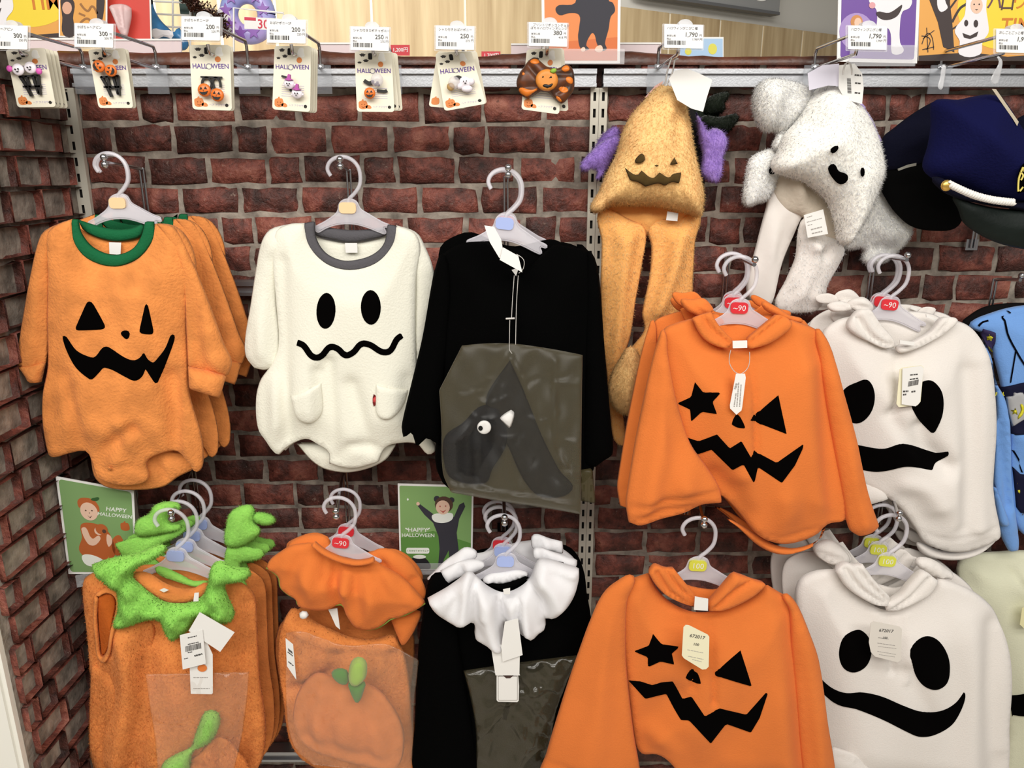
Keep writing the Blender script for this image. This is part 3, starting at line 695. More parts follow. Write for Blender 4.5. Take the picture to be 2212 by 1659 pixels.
hat = g.part('folded_hat', [(360, 1160), (420, 1150), (470, 1180), (490, 1270), (480, 1340), (420, 1440), (390, 1500), (240, 1480), (205, 1400), (210, 1290), (290, 1230)], crowf, .049, .009, .015, .003)
g.part('folded_wing', [(500, 950, 1), (560, 1080), (640, 1280), (720, 1440), (780, 1530), (640, 1560), (560, 1480), (490, 1330), (400, 1180), (400, 1100)], wingf, .0475, .006, .02, .001, noise=(.003, .03, .05))
hm = mat('felt_white', '#eeece8', .9)
e = g.on('eye', ell(385, 1250, 33, 32, 20), hat, hm, .003, smooth=False, label='white felt eye'); g.on('pupil', ell(369, 1252, 14, 15, 14), hat, black_patch, .0048, smooth=False, parent=e.o)
g.part('beak', [(450, 1208, 1), (490, 1180), (516, 1172), (520, 1200), (502, 1258, 1)], hm, .055, .006, .006, label='white felt beak')
def card(g, name, pts, h, m=None, lines=(), bar=None, T=.0007):
    p = g.part(name, pts, m or lab_m, h, T, smooth=False)
    mb = MB(); n = 0
    for (x0, y0, x1, y1, w_) in lines:
        a, b = np.array(g.uv((x0, y0), h)), np.array(g.uv((x1, y1), h)); d = (b-a); L = np.hypot(*d); d = d/max(L, 1e-6); nn = np.array([-d[1], d[0]])*w_*g.fr[2]*.00042; x = 0
        rg = random.Random(n+int(x0)); 
        while x < L-.001:
            k = min(rg.uniform(.0025, .006), L-x); q0, q1 = a+d*x, a+d*(x+k*.82)
            mb.plate([tuple(q0-nn), tuple(q1-nn), tuple(q1+nn), tuple(q0+nn)], -(h+T+.0003), .0002); x += k
        n += 1
    if bar:
        x0, y0, x1, y1, dx, dy = bar; rg = random.Random(9); t = 0
        while t < .97:
            w_ = rg.choice([.02, .03, .05]); P = [(x0+(x1-x0)*t, y0+(y1-y0)*t), (x0+(x1-x0)*(t+w_), y0+(y1-y0)*(t+w_))]
            mb.plate([g.uv(P[0], h), g.uv(P[1], h), g.uv((P[1][0]+dx, P[1][1]+dy), h), g.uv((P[0][0]+dx, P[0][1]+dy), h)], -(h+T+.0003), .0002); t += w_+rg.choice([.02, .03])
    if mb.v: mb.build('print', ink if bar else ink2, p.o)
    return p
def thread(g, pts, h, r=.0006):
    mb = MB(); P = smooth_poly(pts, False, 4)
    mb.tube([(g.uv(p, h)[0], -h, g.uv(p, h)[1]) for p in P], r, 5)
    return mb.build('tag_thread', mat('clear_thread', '#c9c5c0', .3), g.root)
card(g, 'hang_tag', [(386, 346), (430, 352), (462, 410), (470, 460), (520, 530), (452, 490), (410, 420)], .058)
card(g, 'hang_tag', [(470, 444), (538, 482), (556, 556), (455, 500)], .062)
g.part('care_label', [(508, 545), (540, 535), (528, 572)], lab_m, .03, .002, .002, smooth=False)
thread(g, [(530, 475), (562, 500), (560, 540), (540, 560)], .05); thread(g, [(520, 570), (512, 680), (508, 760)], .045); thread(g, [(538, 570), (530, 700), (526, 880)], .045); thread(g, [(482, 764), (522, 762)], .047, .0016); thread(g, [(500, 770), (498, 900), (510, 920)], .047)
b2 = Goods('crow_jacket', 'black long sleeved jacket hanging directly behind the one with the crow bag', 'jacket', (520, 300), -.175, .02, C6, 'black crow jackets')
b2.part('body', [(330, 376), (240, 400), (190, 440), (180, 520), (190, 1300), (830, 1300), (870, 520), (800, 440), (700, 420), (520, 450)], black, 0, .025, .05, step=.012)
b2.part('sleeve', [(800, 430), (880, 500), (905, 620), (930, 1000), (960, 1370), (900, 1380), (850, 1000)], black, .005, .02, .03, step=.012)
hanger(1098, 372, -.222, 'blue', 'frosted hanger with pale blue marker carrying the black jacket with the crow bag', 1.1, tilt=.10)
hanger(1094, 374, -.166, 'red', 'frosted hanger with a red marker behind the black jacket hanger', 1.08, tilt=.05)
display_hook(1098, 368, -.235, 'chrome hook carrying the black crow jackets', .26, rod=1093)

# ---- pumpkin hat with long paws
C7 = (1240, 120, .50633)
y_fur = mat('golden_fur', '#ffcd8a', .9, bump=.4, bscale=160, var=.08, vscale=25, sheen=.05, spec=.15)
y_lin = mat('golden_lining', '#f7b468', .85, bump=.3, bscale=200, sheen=.05, spec=.15)
furry(y_fur, '#ffd18f', var=.08); furry(y_lin, '#fbbb74')
g = Goods('pumpkin_hat', 'golden fur pumpkin hat with brown face and long paw flaps on the middle hat hook', 'hat', (395, 120), -.125, -.02, C7)
g.part('lining', [(100, 640, 1), (300, 630), (545, 640, 1), (520, 760), (430, 730), (330, 770), (200, 760), (120, 720)], y_lin, -.045, .02, .03, folds=[([(300, 660), (320, 740)], .012, .006), ([(440, 650), (430, 730)], .012, .008)])
fl1 = g.part('flap', [(112, 660), (118, 800), (112, 1000), (118, 1200), (138, 1360), (150, 1480), (170, 1640), (220, 1660), (205, 1500), (200, 1330), (240, 1200), (262, 1050), (292, 880), (304, 740), (240, 700)], y_lin, -.03, .018, .03, noise=(.003, .06, .3), folds=[([(250, 760), (210, 1000), (180, 1300)], .012, .007), ([(285, 760), (240, 1000), (220, 1220)], .006, -.006)])
fl2 = g.part('flap', [(320, 720), (440, 690), (530, 680), (516, 800), (508, 950), (496, 1060), (420, 1120), (330, 1200), (290, 1340), (240, 1400), (170, 1400), (200, 1330), (250, 1240), (300, 1170), (290, 1100), (320, 950), (330, 820)], y_lin, -.034, .02, .03, noise=(.003, .07, .25), folds=[([(460, 780), (420, 900), (340, 1080)], .013, .008), ([(380, 740), (370, 880), (320, 1080)], .008, -.006)])
paw = g.part('paw', [(240, 1240), (284, 1290), (298, 1380), (282, 1480), (230, 1528), (175, 1504), (146, 1440), (154, 1370), (190, 1300)], y_fur, .02, .035, .03, .02)
cone = g.part('hood', [(385, 124), (345, 140), (300, 190), (240, 260), (205, 330), (180, 420), (140, 500), (105, 580), (70, 640), (76, 668), (110, 668), (150, 640), (240, 640), (340, 640), (420, 656), (500, 676), (535, 690), (548, 640), (552, 590), (530, 480), (508, 380), (490, 270), (462, 180), (425, 140)], y_fur, -.01, .055, .06, .04, noise=(.003, .2, .2), folds=[([(430, 250), (420, 380)], .010, -.005), ([(300, 330), (400, 300)], .015, -.003)])
for pd, n in ((cone, 11000), (paw, 5000)): fur(pd.o, n, .0055, .0010, y_fur, 3)
fur(fl1.o, 2500, .006, .0010, y_fur, 4); fur(fl2.o, 2500, .006, .0010, y_fur, 5)
brn = mat('brown_felt', '#49360c', .95)
def on2(nm, pts, sm=True): g.on(nm, pts, cone, brn, .0035, smooth=sm, rim=.003, lift=.0055)
on2('eye', [(288, 418), (300, 432), (298, 450), (276, 460), (257, 455), (268, 432)]); on2('eye', [(425, 434, 1), (440, 462, 1), (404, 468, 1), (416, 448)]); on2('nose', ell(350, 470, 10, 5, 10), False)
on2('mouth', [(214, 478, 1), (264, 510), (286, 490, 1), (332, 522), (362, 498, 1), (402, 520), (418, 504, 1), (456, 498, 1), (446, 546, 1), (415, 540), (385, 556, 1), (355, 546), (302, 560, 1), (270, 540), (236, 532, 1)])
g.part('care_label', [(398, 664), (444, 672), (440, 706), (392, 702)], lab_m, -.012, .002, .002, smooth=False)
t = card(g, 'hang_tag', [(404, 100), (430, 64), (480, 56), (530, 74), (590, 104), (566, 180), (550, 240), (500, 226), (440, 190)], .052)
thread(g, [(388, 130), (400, 60), (420, 8), (436, 10)], .04, .0014); thread(g, [(392, 130), (420, 70), (430, 20), (445, 14)], .045, .0014)
lilac = mat('lilac_fur', '#ab8bd8', .9, bump=.4, bscale=160, sheen=.4, spec=.15)
dkg = mat('dark_green_fur', '#1d241b', .95, bump=.4, bscale=160, sheen=.2, spec=.15)
furry(lilac, '#b795e6'); furry(dkg, '#232a20')
g2 = Goods('winged_hat', 'lilac and black fur hat with wings, behind the golden pumpkin hat', 'hat', (395, 120), -.056, 0, C7)
wg = [g2.part('wing', [(180, 304), (130, 330), (95, 380), (92, 420), (150, 400), (192, 340)], lilac, .004, .02, .02), g2.part('wing', [(192, 342), (130, 360), (60, 420), (26, 470), (40, 490), (90, 480), (100, 500), (92, 530), (118, 516), (160, 440), (196, 380)], lilac, .02, .022, .025),
      g2.part('wing', [(520, 238, 1), (545, 280), (570, 320), (600, 306), (640, 330), (654, 370), (636, 430), (630, 500), (610, 540), (570, 530), (540, 500), (548, 430), (530, 340)], lilac, .02, .03, .03, folds=[([(600, 330), (590, 430), (600, 520)], .008, -.006)])]
g2.part('hood', [(470, 200), (500, 205), (515, 240), (540, 330), (560, 420), (560, 520), (540, 580), (400, 600), (360, 400), (420, 240)], mat('black_fur', '#12100f', .95, bump=.4, bscale=160), -.005, .025, .04)
for k_, w_ in enumerate(wg): fur(w_.o, 2500, .007, .0008, lilac, k_)
g3 = Goods('horned_hat', 'dark green fur hat with two stubby horns, rearmost on the middle hat hook', 'hat', (395, 120), -.02, 0, C7)
hs = [g3.part('horn', [(560, 190), (600, 165), (655, 152), (664, 166), (640, 200), (640, 235), (560, 250)], dkg, 0, .02, .02), g3.part('horn', [(540, 262), (620, 262), (690, 246), (702, 264), (680, 296), (650, 330), (570, 320)], dkg, .014, .022, .02), g3.part('hood', [(480, 220), (600, 200), (610, 330), (560, 480), (460, 500)], dkg, -.01, .02, .04)]
for k_, w_ in enumerate(hs): fur(w_.o, 1800, .006, .0008, dkg, k_)
g3.part('sleeve_card', [(300, 180), (345, 130), (380, 108), (360, 170)], mat('pink_card', '#d9a99d', .6), .02, .001, .001, smooth=False)

# ---- ghost hat
C8 = (1580, 120, .34956)
wf = mat('white_fur', '#fdfbf3', .92, bump=.35, bscale=160, sheen=.3, spec=.15)
furry(wf, '#ffffff')
wfl = mat('white_satin_lining', '#ece6e0', .55, bump=.1, bscale=100, spec=.3)
g = Goods('ghost_hat', 'white fur ghost hat with small black face, front one on the right hat hook', 'hat', (600, 100), -.130, .08, C8)
g.part('lining', [(250, 690, 1), (400, 660), (560, 800), (650, 980), (690, 1170, 1), (600, 1150), (520, 1120), (440, 1000), (330, 960), (250, 840)], mat('cream_lining', '#d6cab9', .9, bump=.3, bscale=150, spec=.1), -.05, .02, .04, folds=[([(380, 780), (400, 900), (460, 1000)], .015, .012), ([(600, 900), (640, 1060)], .012, -.008)])
f1 = g.part('flap', [(240, 800), (200, 950), (150, 1180), (100, 1450), (180, 1560), (262, 1540), (320, 1280), (400, 1060), (440, 930), (340, 840)], wfl, -.062, .02, .04, noise=(.004, .06, .25), tilt=(0, .10))
f2 = g.part('flap', [(400, 1080), (440, 1000), (560, 1080), (690, 1180), (670, 1280), (600, 1420), (570, 1560), (420, 1600), (280, 1560), (340, 1380), (390, 1240)], wfl, -.056, .022, .04, noise=(.004, .05, .2), tilt=(0, .10), folds=[([(420, 1130), (500, 1180), (560, 1160)], .008, .008), ([(410, 1200), (360, 1400)], .01, .006), ([(560, 1180), (560, 1220)], .01, -.006)])
card(g, 'care_label', [(446, 986), (566, 950), (596, 1102), (470, 1126)], -.012, None, [(465, 1000, 500, 990, 4), (465, 1030, 560, 1004, 4), (470, 1050, 500, 1042, 4), (490, 1076, 560, 1058, 7), (496, 1100, 566, 1084, 7)])
hood = g.part('hood', [(600, 186), (540, 200), (470, 260), (400, 400), (325, 490), (280, 600), (244, 668), (262, 720), (330, 745), (440, 780), (540, 850), (600, 920), (640, 1040), (660, 1150), (692, 1176), (740, 1120), (820, 990), (870, 880), (926, 720), (912, 600), (870, 460), (800, 330), (720, 250), (660, 200)], wf, -.01, .06, .075, .04, folds=[([(620, 230), (600, 400), (560, 520)], .03, .006), ([(330, 520), (420, 420)], .02, -.004)])
ear = g.part('arm_lobe', [(250, 140), (330, 150), (410, 170), (490, 226), (470, 300), (400, 400), (330, 470), (280, 590), (250, 560), (276, 470), (200, 466), (150, 400), (130, 300), (150, 200), (190, 156)], wf, -.03, .05, .06, .03, folds=[([(330, 260), (290, 360), (280, 460)], .02, -.014)])
low = g.part('tail_lobe', [(270, 580), (190, 590), (110, 640), (84, 760), (68, 880), (90, 930), (150, 910), (215, 890), (270, 780), (290, 650)], wf, -.045, .04, .05, .03)
fs = [hood, ear, low]
for pd, n in zip(fs, (10000, 9000, 5000)): fur(pd.o, n, .0055, .0010, wf, 9)
fur(f2.o, 1200, .006, .0009, wf, 12)
def on3(nm, pts, sm=True, pad=hood): g.on(nm, pts, pad, black_patch, .003, smooth=sm, rim=.003, lift=.0055)
on3('eye', [(604, 580), (640, 556), (654, 562), (642, 592), (612, 604)]); on3('eye', ell(800, 720, 14, 32, 14), False); on3('mouth', [(584, 700), (612, 668), (636, 682), (650, 712), (704, 736), (704, 772), (662, 796), (622, 776)])
on3('mouth_edge', [(240, 670), (222, 700), (226, 728), (262, 730), (266, 700)], True, low)
card(g, 'hang_tag', [(470, 110), (560, 60), (664, 50), (660, 190), (600, 185), (540, 200), (480, 215)], .03, mat('lilac_card', '#dcd8e6', .6))
card(g, 'price_tag', [(664, 60), (760, 50), (806, 110), (816, 200), (806, 300), (700, 270), (662, 200)], .034, lab_m, [(760, 120, 800, 124, 8), (762, 170, 800, 174, 8), (760, 230, 796, 234, 8)], (712, 140, 716, 234, 24, 2))
thread(g, [(690, 120), (720, 40), (745, 120)], .05, .0014)
gg = Goods('ghost_hat', 'white fur ghost hat behind, its arm hanging out to the lower right', 'hat', (600, 100), -.06, .05, C8)
rr = gg.part('arm_lobe', [(860, 800), (930, 820), (990, 940), (1080, 1010), (1112, 1050), (1096, 1120), (1050, 1180), (1000, 1240), (900, 1286), (830, 1290), (800, 1250), (810, 1190), (740, 1195), (690, 1190), (700, 1100)], wf, 0, .035, .05, .02, folds=[([(900, 1180), (1000, 1210)], .012, -.01)])
fur(rr.o, 9000, .006, .0009, wf, 14)
gg.part('hood', [(620, 230), (760, 300), (900, 500), (900, 800), (700, 1150), (560, 900), (500, 500)], wf, -.01, .02, .05)
gp = Goods('winged_hat', 'lilac winged fur hat peeping out right of the white ghost hat', 'hat', (600, 100), -.03, 0, C8)
gp.part('wing', [(880, 470), (920, 500), (936, 560), (930, 630), (970, 660), (984, 720), (960, 780), (910, 812), (860, 760), (860, 560)], lilac, .016, .012, .02)
gp.part('wing', [(760, 300), (800, 290), (832, 325), (824, 352), (790, 360)], lilac, .016, .012, .015)
gp.part('hood', [(700, 280), (800, 300), (900, 460), (920, 700), (800, 760), (700, 600)], lilac, .0, .014, .03)

# ---- police caps
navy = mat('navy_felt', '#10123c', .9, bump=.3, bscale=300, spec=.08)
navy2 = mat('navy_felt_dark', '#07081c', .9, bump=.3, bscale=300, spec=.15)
gold = mat('gold_button', '#e2b860', .3, .8); rope_m = mat('white_cord', '#e9e7e2', .7)
g = Goods('police_hat', 'navy toy police cap with white twisted cord and gold button, cut by the right edge', 'hat', (1500, 100), -.20, -.05, C8)
cr = g.part('crown', [(1240, 290), (1300, 268), (1400, 272), (1500, 252), (1625, 244), (1700, 320), (1770, 430), (1830, 500), (1990, 560), (2020, 800), (1960, 900), (1760, 916), (1560, 870), (1380, 800), (1240, 760), (1188, 690), (1220, 560), (1240, 430)], navy, 0, .06, .10, .05, noise=(.006, .15, .15), folds=[([(1260, 300), (1240, 500), (1220, 700)], .02, -.008), ([(1500, 500), (1620, 560), (1780, 560)], .02, .006)])
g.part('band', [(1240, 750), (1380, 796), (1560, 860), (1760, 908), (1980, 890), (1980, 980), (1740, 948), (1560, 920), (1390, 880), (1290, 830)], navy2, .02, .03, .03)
g.part('visor', [(1370, 860), (1480, 905), (1620, 940), (1760, 950), (1960, 950), (1960, 1160), (1880, 1200), (1790, 1194), (1650, 1160), (1520, 1100), (1430, 1030), (1400, 950)], mat('visor_green', '#121a17', .6, bump=.15, bscale=200, spec=.2), .012, .018, .03, noise=(.002, .1, .1))
mb = MB(); A, B = np.array(g.uv((1350, 792), .07)), np.array(g.uv((1756, 908), .07)); h_ = .066
n_ = 26
for s_ in range(2):
    P = []
    for k in range(n_*6+1):
        t_ = k/(n_*6); q = A+(B-A)*t_; q[1] -= .006*math.sin(math.pi*t_); a = t_*n_*math.pi+s_*math.pi
        P.append((q[0], -h_-.0022*math.cos(a), q[1]+.0026*math.sin(a)))
    mb.tube(P, .0034, 6)
mb.build('cord', rope_m, g.root, label='white twisted cord above the visor')
bx, bz = g.uv((1330, 803), .064); mb = MB(); mb.ball((bx, -.064, bz), .0085, 14, (1, .6, 1)); mb.build('button', gold, g.root, label='gold button')
em = g.part('emblem', [(1808, 664), (1780, 700), (1764, 760), (1762, 848), (1780, 850), (1870, 812), (1900, 700), (1850, 650)], black_patch, .058, .004, .004)
ex = mat('gold_thread', '#d9c766', .5)
for pts in ([(1800, 690), (1774, 760), (1770, 840)], [(1800, 812), (1780, 838)], [(1782, 720), (1800, 740), (1786, 770)]): g.part('embroidery', stroke(pts, 9), ex, .0615, .0015, .002, smooth=False, step=.003, parent=em.o)
mb = MB()
g.part('embroidery', [(1806, 690), (1830, 680), (1840, 720), (1806, 724)], ex, .0615, .0015, .002, parent=em.o, step=.003)
card(g, 'cap_tag', [(1608, 206), (1634, 208), (1774, 410), (1764, 436), (1740, 396)], .03, mat('kraft_tag', '#b7ab95', .7))
g = Goods('police_hat', 'second navy police cap hanging behind, its open underside showing at the left', 'hat', (1300, 100), -.085, 0, C8)
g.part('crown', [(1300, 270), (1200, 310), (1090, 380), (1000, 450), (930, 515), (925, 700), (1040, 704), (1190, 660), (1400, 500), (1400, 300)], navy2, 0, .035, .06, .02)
g.part('open_underside', [(926, 690), (1040, 700), (1200, 640), (1300, 780), (1400, 880), (1430, 1000), (1380, 1070), (1260, 1084), (1120, 1060), (1020, 980), (950, 880), (916, 800)], mat('black_lining', '#040404', .9, spec=.1), .002, .02, .05, .02)
g.part('size_strip', [(1026, 700), (1090, 674), (1140, 664), (1138, 680), (1080, 694), (1030, 712)], mat('strip_grey', '#8d8a80', .6), .046, .002, .002, smooth=False)
g = Goods('police_hat', 'dark cap at the far right, mostly hidden by the cap with the white cord', 'hat', (1850, 400), -.085, 0, C8)
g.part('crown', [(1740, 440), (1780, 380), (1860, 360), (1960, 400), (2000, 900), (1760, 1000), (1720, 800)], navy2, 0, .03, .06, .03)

# ---- hooded ponchos
C9 = (1300, 520, .42206)
o_pon = o_fleece
def poncho_common(g, m, lft, rgt, back, mt=None):
    g.part('hood_back', back, m, -.028, .012, .02)
    for k, pts in enumerate((lft, rgt)):
        g.part('hood_fold', pts[0], m, .022, .012, .014, noise=(.002, .03, .06), folds=pts[1])
g = Goods('pumpkin_poncho', 'orange hooded poncho with winking star face, front one of the upper rack', 'poncho', (690, 60), -.262, .05, C9, 'upper orange hooded ponchos')
g.part('hood_back', [(560, 370), (640, 400), (760, 400), (900, 380), (960, 480), (760, 640), (640, 620), (520, 480)], o_fleece, -.022, .010, .03, folds=[([(650, 380), (655, 460)], .008, -.005)])
body = g.part('body', [(460, 398, 1), (380, 420), (318, 450), (290, 520), (300, 700), (330, 900), (400, 1100), (520, 1260), (620, 1310), (700, 1390), (790, 1500), (880, 1540), (960, 1545), (1050, 1520), (1100, 1490), (1140, 1450), (1240, 1420), (1250, 1250), (1230, 900), (1190, 600), (1150, 510), (1090, 450), (962, 402, 1), (880, 490), (760, 550), (700, 560), (640, 550), (540, 500)], o_fleece, 0, .034, .06, .014, noise=(.004, .18, .5), folds=[([(650, 560), (655, 760)], .004, -.004), ([(745, 560), (752, 760), (758, 1060)], .0045, -.005), ([(1110, 520), (1120, 900), (1180, 1400)], .022, -.012), ([(1060, 640), (1080, 1000), (1110, 1440)], .02, .006), ([(780, 1500), (760, 1380), (690, 1200)], .02, .010), ([(700, 1380), (640, 1290), (560, 1200)], .02, -.010), ([(800, 1480), (900, 1500), (1100, 1450)], .004, -.004), ([(470, 1100), (560, 1180), (660, 1240)], .02, -.006), ([(900, 1500), (900, 1300)], .02, .004)], step=.007)
g.part('hem', [(640, 1420), (790, 1500), (900, 1560), (1010, 1570), (1120, 1520), (1140, 1460), (1100, 1540), (1000, 1590), (900, 1600), (800, 1560), (700, 1470)], o_fleece, -.012, .012, .010, step=.004)
g.part('sleeve', [(318, 452), (286, 510), (250, 640), (210, 820), (165, 1050), (128, 1280), (122, 1340), (136, 1440, 1), (190, 1455), (300, 1425), (420, 1390), (500, 1356), (535, 1345), (615, 1340, 1), (600, 1260), (540, 1160), (455, 1040), (405, 900), (365, 740), (338, 580)], o_fleece, .018, .026, .04, .014, noise=(.004, .09, .4), folds=[([(330, 640), (390, 900), (560, 1240)], .014, .006), ([(134, 1360), (300, 1320), (600, 1270)], .005, -.004), ([(150, 1430), (320, 1370), (500, 1350)], .006, -.006), ([(250, 800), (230, 1100), (200, 1300)], .02, .005)], step=.007)
g.part('sleeve', [(1095, 450), (1150, 500), (1196, 620), (1240, 780), (1290, 960), (1326, 1120), (1366, 1300), (1420, 1460, 1), (1370, 1495), (1310, 1510, 1), (1262, 1470), (1235, 1330), (1190, 1080), (1140, 800), (1110, 600)], o_fleece, .008, .026, .04, .014, noise=(.004, .07, .3), folds=[([(1180, 700), (1260, 1100), (1320, 1440)], .014, .005)], step=.007)
g.part('hood_fold', [(462, 398, 1), (510, 380), (560, 364, 1), (590, 420), (640, 480), (668, 510), (652, 550, 1), (600, 545), (530, 510), (490, 460)], o_fleece, .022, .007, .008, .018, step=.005, folds=[([(510, 384), (560, 450), (655, 530)], .004, -.006), ([(475, 420), (530, 500), (640, 545)], .003, .003)])
g.part('hood_fold', [(750, 498, 1), (820, 440), (900, 376, 1), (950, 396), (975, 430), (930, 480), (850, 530), (760, 556, 1), (740, 540)], o_fleece, .022, .007, .008, .018, step=.005, folds=[([(760, 520), (860, 440), (930, 390)], .004, -.006)])
g.part('gather', [(405, 300), (460, 300), (520, 294), (560, 330), (570, 360), (500, 385), (450, 370), (415, 340)], o_fleece, -.012, .018, .02, .012, folds=[([(440, 310), (520, 370)], .005, -.005), ([(480, 300), (555, 350)], .005, -.005)], step=.004)
g.part('gather', [(820, 312), (880, 330), (960, 380), (1030, 410), (960, 410), (880, 380), (830, 350)], o_fleece, -.012, .014, .02, .012, step=.004)
g.part('care_label', [(668, 512), (742, 510), (742, 547), (669, 549)], lab_m, .036, .002, .002, smooth=False)
def face(g, body, D, T=.003):
    for nm, pts in D: g.on(nm, pts, body, black_patch, T, smooth=True, step=.004, rim=.003)
S = lambda P: [(x, y, 1) for x, y in P]
face(g, body, [('star_eye', S([(475, 720), (520, 776), (614, 776), (568, 826), (592, 890), (512, 876), (455, 928), (450, 864), (382, 832), (455, 798)])), ('eye', S([(904, 788), (948, 992), (754, 916)])), ('nose', [(693, 888), (722, 925), (737, 962, 1), (690, 956), (663, 940, 1), (672, 912)]),
    ('mouth', S([(438, 1006), (495, 1025), (590, 990), (655, 1062), (715, 1024), (765, 1110), (780, 1074), (895, 1136), (1034, 1038), (1030, 1064), (990, 1150), (922, 1242), (800, 1160), (780, 1246), (725, 1146), (668, 1176), (560, 1070), (490, 1096), (456, 1062)]))])
card(g, 'size_tag', [(686, 680), (732, 680), (736, 700), (718, 850), (714, 868), (688, 890), (656, 858), (655, 840)], .046, lab_m, [(690, 730, 680, 760, 10), (700, 725, 690, 850, 5), (686, 780, 676, 850, 5), (712, 735, 704, 850, 5)])
thread(g, [(660, 560), (652, 620), (680, 670), (715, 680), (752, 640), (756, 570)], .042)
pr = [behind(g, .045, 'second orange hooded poncho on the upper rack, behind the winking star one', -.006, .004), behind(g, .076, 'third orange hooded poncho, deepest on the upper rack', -.002, -.010)]
hanger(1606, 560, -.245, 'red', 'frosted hanger with red 90 marker carrying the upper orange poncho', 1.08, tilt=.04, num='~90')
hanger(1588, 553, -.192, 'red', 'frosted hanger with red marker behind the front upper orange poncho', 1.08, num='~90')
hanger(1586, 552, -.150, 'red', 'deepest frosted hanger of the upper orange ponchos', 1.05)
display_hook(1630, 566, -.27, 'chrome hook carrying the upper orange ponchos', .16, 1, rod=1567)

# ---- upper white ponchos
C10 = (1700, 520, .43390)
g = Goods('ghost_poncho', 'white hooded poncho with black ghost face, front one of the upper right rack', 'poncho', (560, 80), -.150, .0, C10, 'upper white ghost ponchos')
g.part('hood_back', [(410, 370), (560, 350), (760, 380), (780, 480), (660, 560), (520, 560), (420, 440)], w_fleece, -.022, .010, .03)
body = g.part('body', [(330, 372, 1), (240, 400), (170, 470), (190, 700), (240, 950), (340, 1180), (470, 1260), (560, 1330), (640, 1440), (680, 1500), (780, 1540), (900, 1540), (1010, 1500), (1056, 1460), (1030, 1300), (1020, 1200), (1036, 940), (1028, 760), (1000, 580), (950, 470), (890, 415), (800, 388, 1), (720, 470), (640, 520), (560, 545), (480, 530), (390, 470)], w_fleece, 0, .034, .06, .012, noise=(.005, .16, .5), folds=[([(530, 540), (520, 700), (490, 830)], .005, -.005), ([(620, 560), (600, 800)], .006, .003), ([(940, 600), (960, 900), (950, 1400)], .02, .008), ([(890, 640), (880, 1000), (860, 1400)], .022, -.010), ([(620, 900), (660, 1000), (760, 1100)], .018, -.010), ([(470, 840), (560, 960), (640, 1060)], .012, -.004), ([(560, 1200), (640, 1220), (700, 1300)], .02, .010), ([(660, 1440), (800, 1470), (1040, 1410)], .0035, -.003)], step=.007)
g.part('hem', [(650, 1500), (760, 1540), (900, 1540), (1000, 1500), (1040, 1480), (960, 1550), (860, 1584), (740, 1580), (664, 1550)], w_fleece, -.014, .012, .010, step=.004)
g.part('sleeve', [(180, 480), (200, 760), (260, 1000), (330, 1180), (400, 1206), (480, 1240), (506, 1286, 1), (420, 1312, 1), (300, 1340), (180, 1300), (120, 900), (140, 600)], w_fleece, .006, .022, .035)
g.part('hood_fold', [(300, 430), (330, 372), (370, 340), (420, 345, 1), (470, 420), (530, 490), (540, 530, 1), (480, 535), (400, 500), (340, 470)], w_fleece, .022, .007, .008, .018, step=.005, folds=[([(345, 380), (420, 480), (520, 525)], .004, -.006), ([(400, 350), (460, 440), (530, 510)], .004, -.004)])
g.part('hood_fold', [(640, 500, 1), (720, 450), (770, 388), (820, 380), (850, 396), (800, 450), (720, 500), (640, 540), (560, 560), (550, 530)], w_fleece, .022, .007, .008, .018, step=.005, folds=[([(640, 520), (740, 460), (810, 390)], .004, -.004)])
for P in ([(200, 320), (260, 300), (300, 310), (330, 330), (290, 350), (220, 350)], [(300, 310), (360, 280), (400, 290), (430, 340), (380, 360), (330, 345)]): g.part('gather', P, w_fleece, -.008, .014, .016, .01, folds=[([(P[0][0], P[0][1]), (P[3][0], P[3][1])], .005, -.005)], step=.004)
g.part('care_label', [(560, 494), (632, 504), (628, 520), (560, 512)], lab_m, .036, .002, .002, smooth=False)
g.part('hanger_window', [(690, 366), (770, 398), (766, 412), (692, 380)], lab_m, -.004, .002, .002, smooth=False)
face(g, body, [('eye', [(340, 704), (400, 692), (436, 750), (430, 830), (390, 890), (340, 910), (280, 880), (260, 780), (290, 730)]), ('eye', [(680, 698), (730, 700), (774, 760), (776, 860), (740, 950), (716, 956), (650, 886), (620, 820), (630, 740)]),
    ('mouth', [(200, 980, 1), (300, 1010), (355, 1016), (480, 1034), (580, 1010), (690, 1040), (740, 1054, 1), (806, 1048, 1), (806, 1068, 1), (740, 1106), (724, 1144, 1), (600, 1126), (500, 1146), (430, 1150), (330, 1130), (240, 1090)])])
card(g, 'size_tag', [(560, 640), (572, 632), (668, 620), (680, 630), (664, 800), (650, 818), (556, 828), (544, 812)], .046, mat('cream_tag', '#efe9c8', .6))
card(g, 'size_tag', [(574, 636), (668, 622), (680, 634), (660, 806), (640, 824), (570, 814)], .049, lab_m, [(612, 668, 652, 664, 6), (610, 690, 654, 684, 6), (576, 750, 604, 748, 8), (576, 766, 594, 764, 8), (618, 752, 640, 748, 8)], (604, 700, 656, 690, -4, 26))
behind(g, .050, 'second white ghost poncho, behind the front one of the upper right rack', -.004, .006); behind(g, .080, 'deepest white ghost poncho of the upper right rack', -.004, -.012)
hanger(1939, 558, -.140, 'red', 'front frosted hanger of the upper white ponchos', 1.12, tilt=.08, num='~90'); hanger(1922, 556, -.100, 'red', 'middle frosted hanger of the upper white ponchos', 1.1, tilt=.08); hanger(1915, 556, -.070, 'red', 'deepest frosted hanger of the upper white ponchos', 1.1, tilt=.06)
display_hook(1960, 556, -.165, 'chrome hook carrying the upper white ponchos', .16, 1, rod=1884)

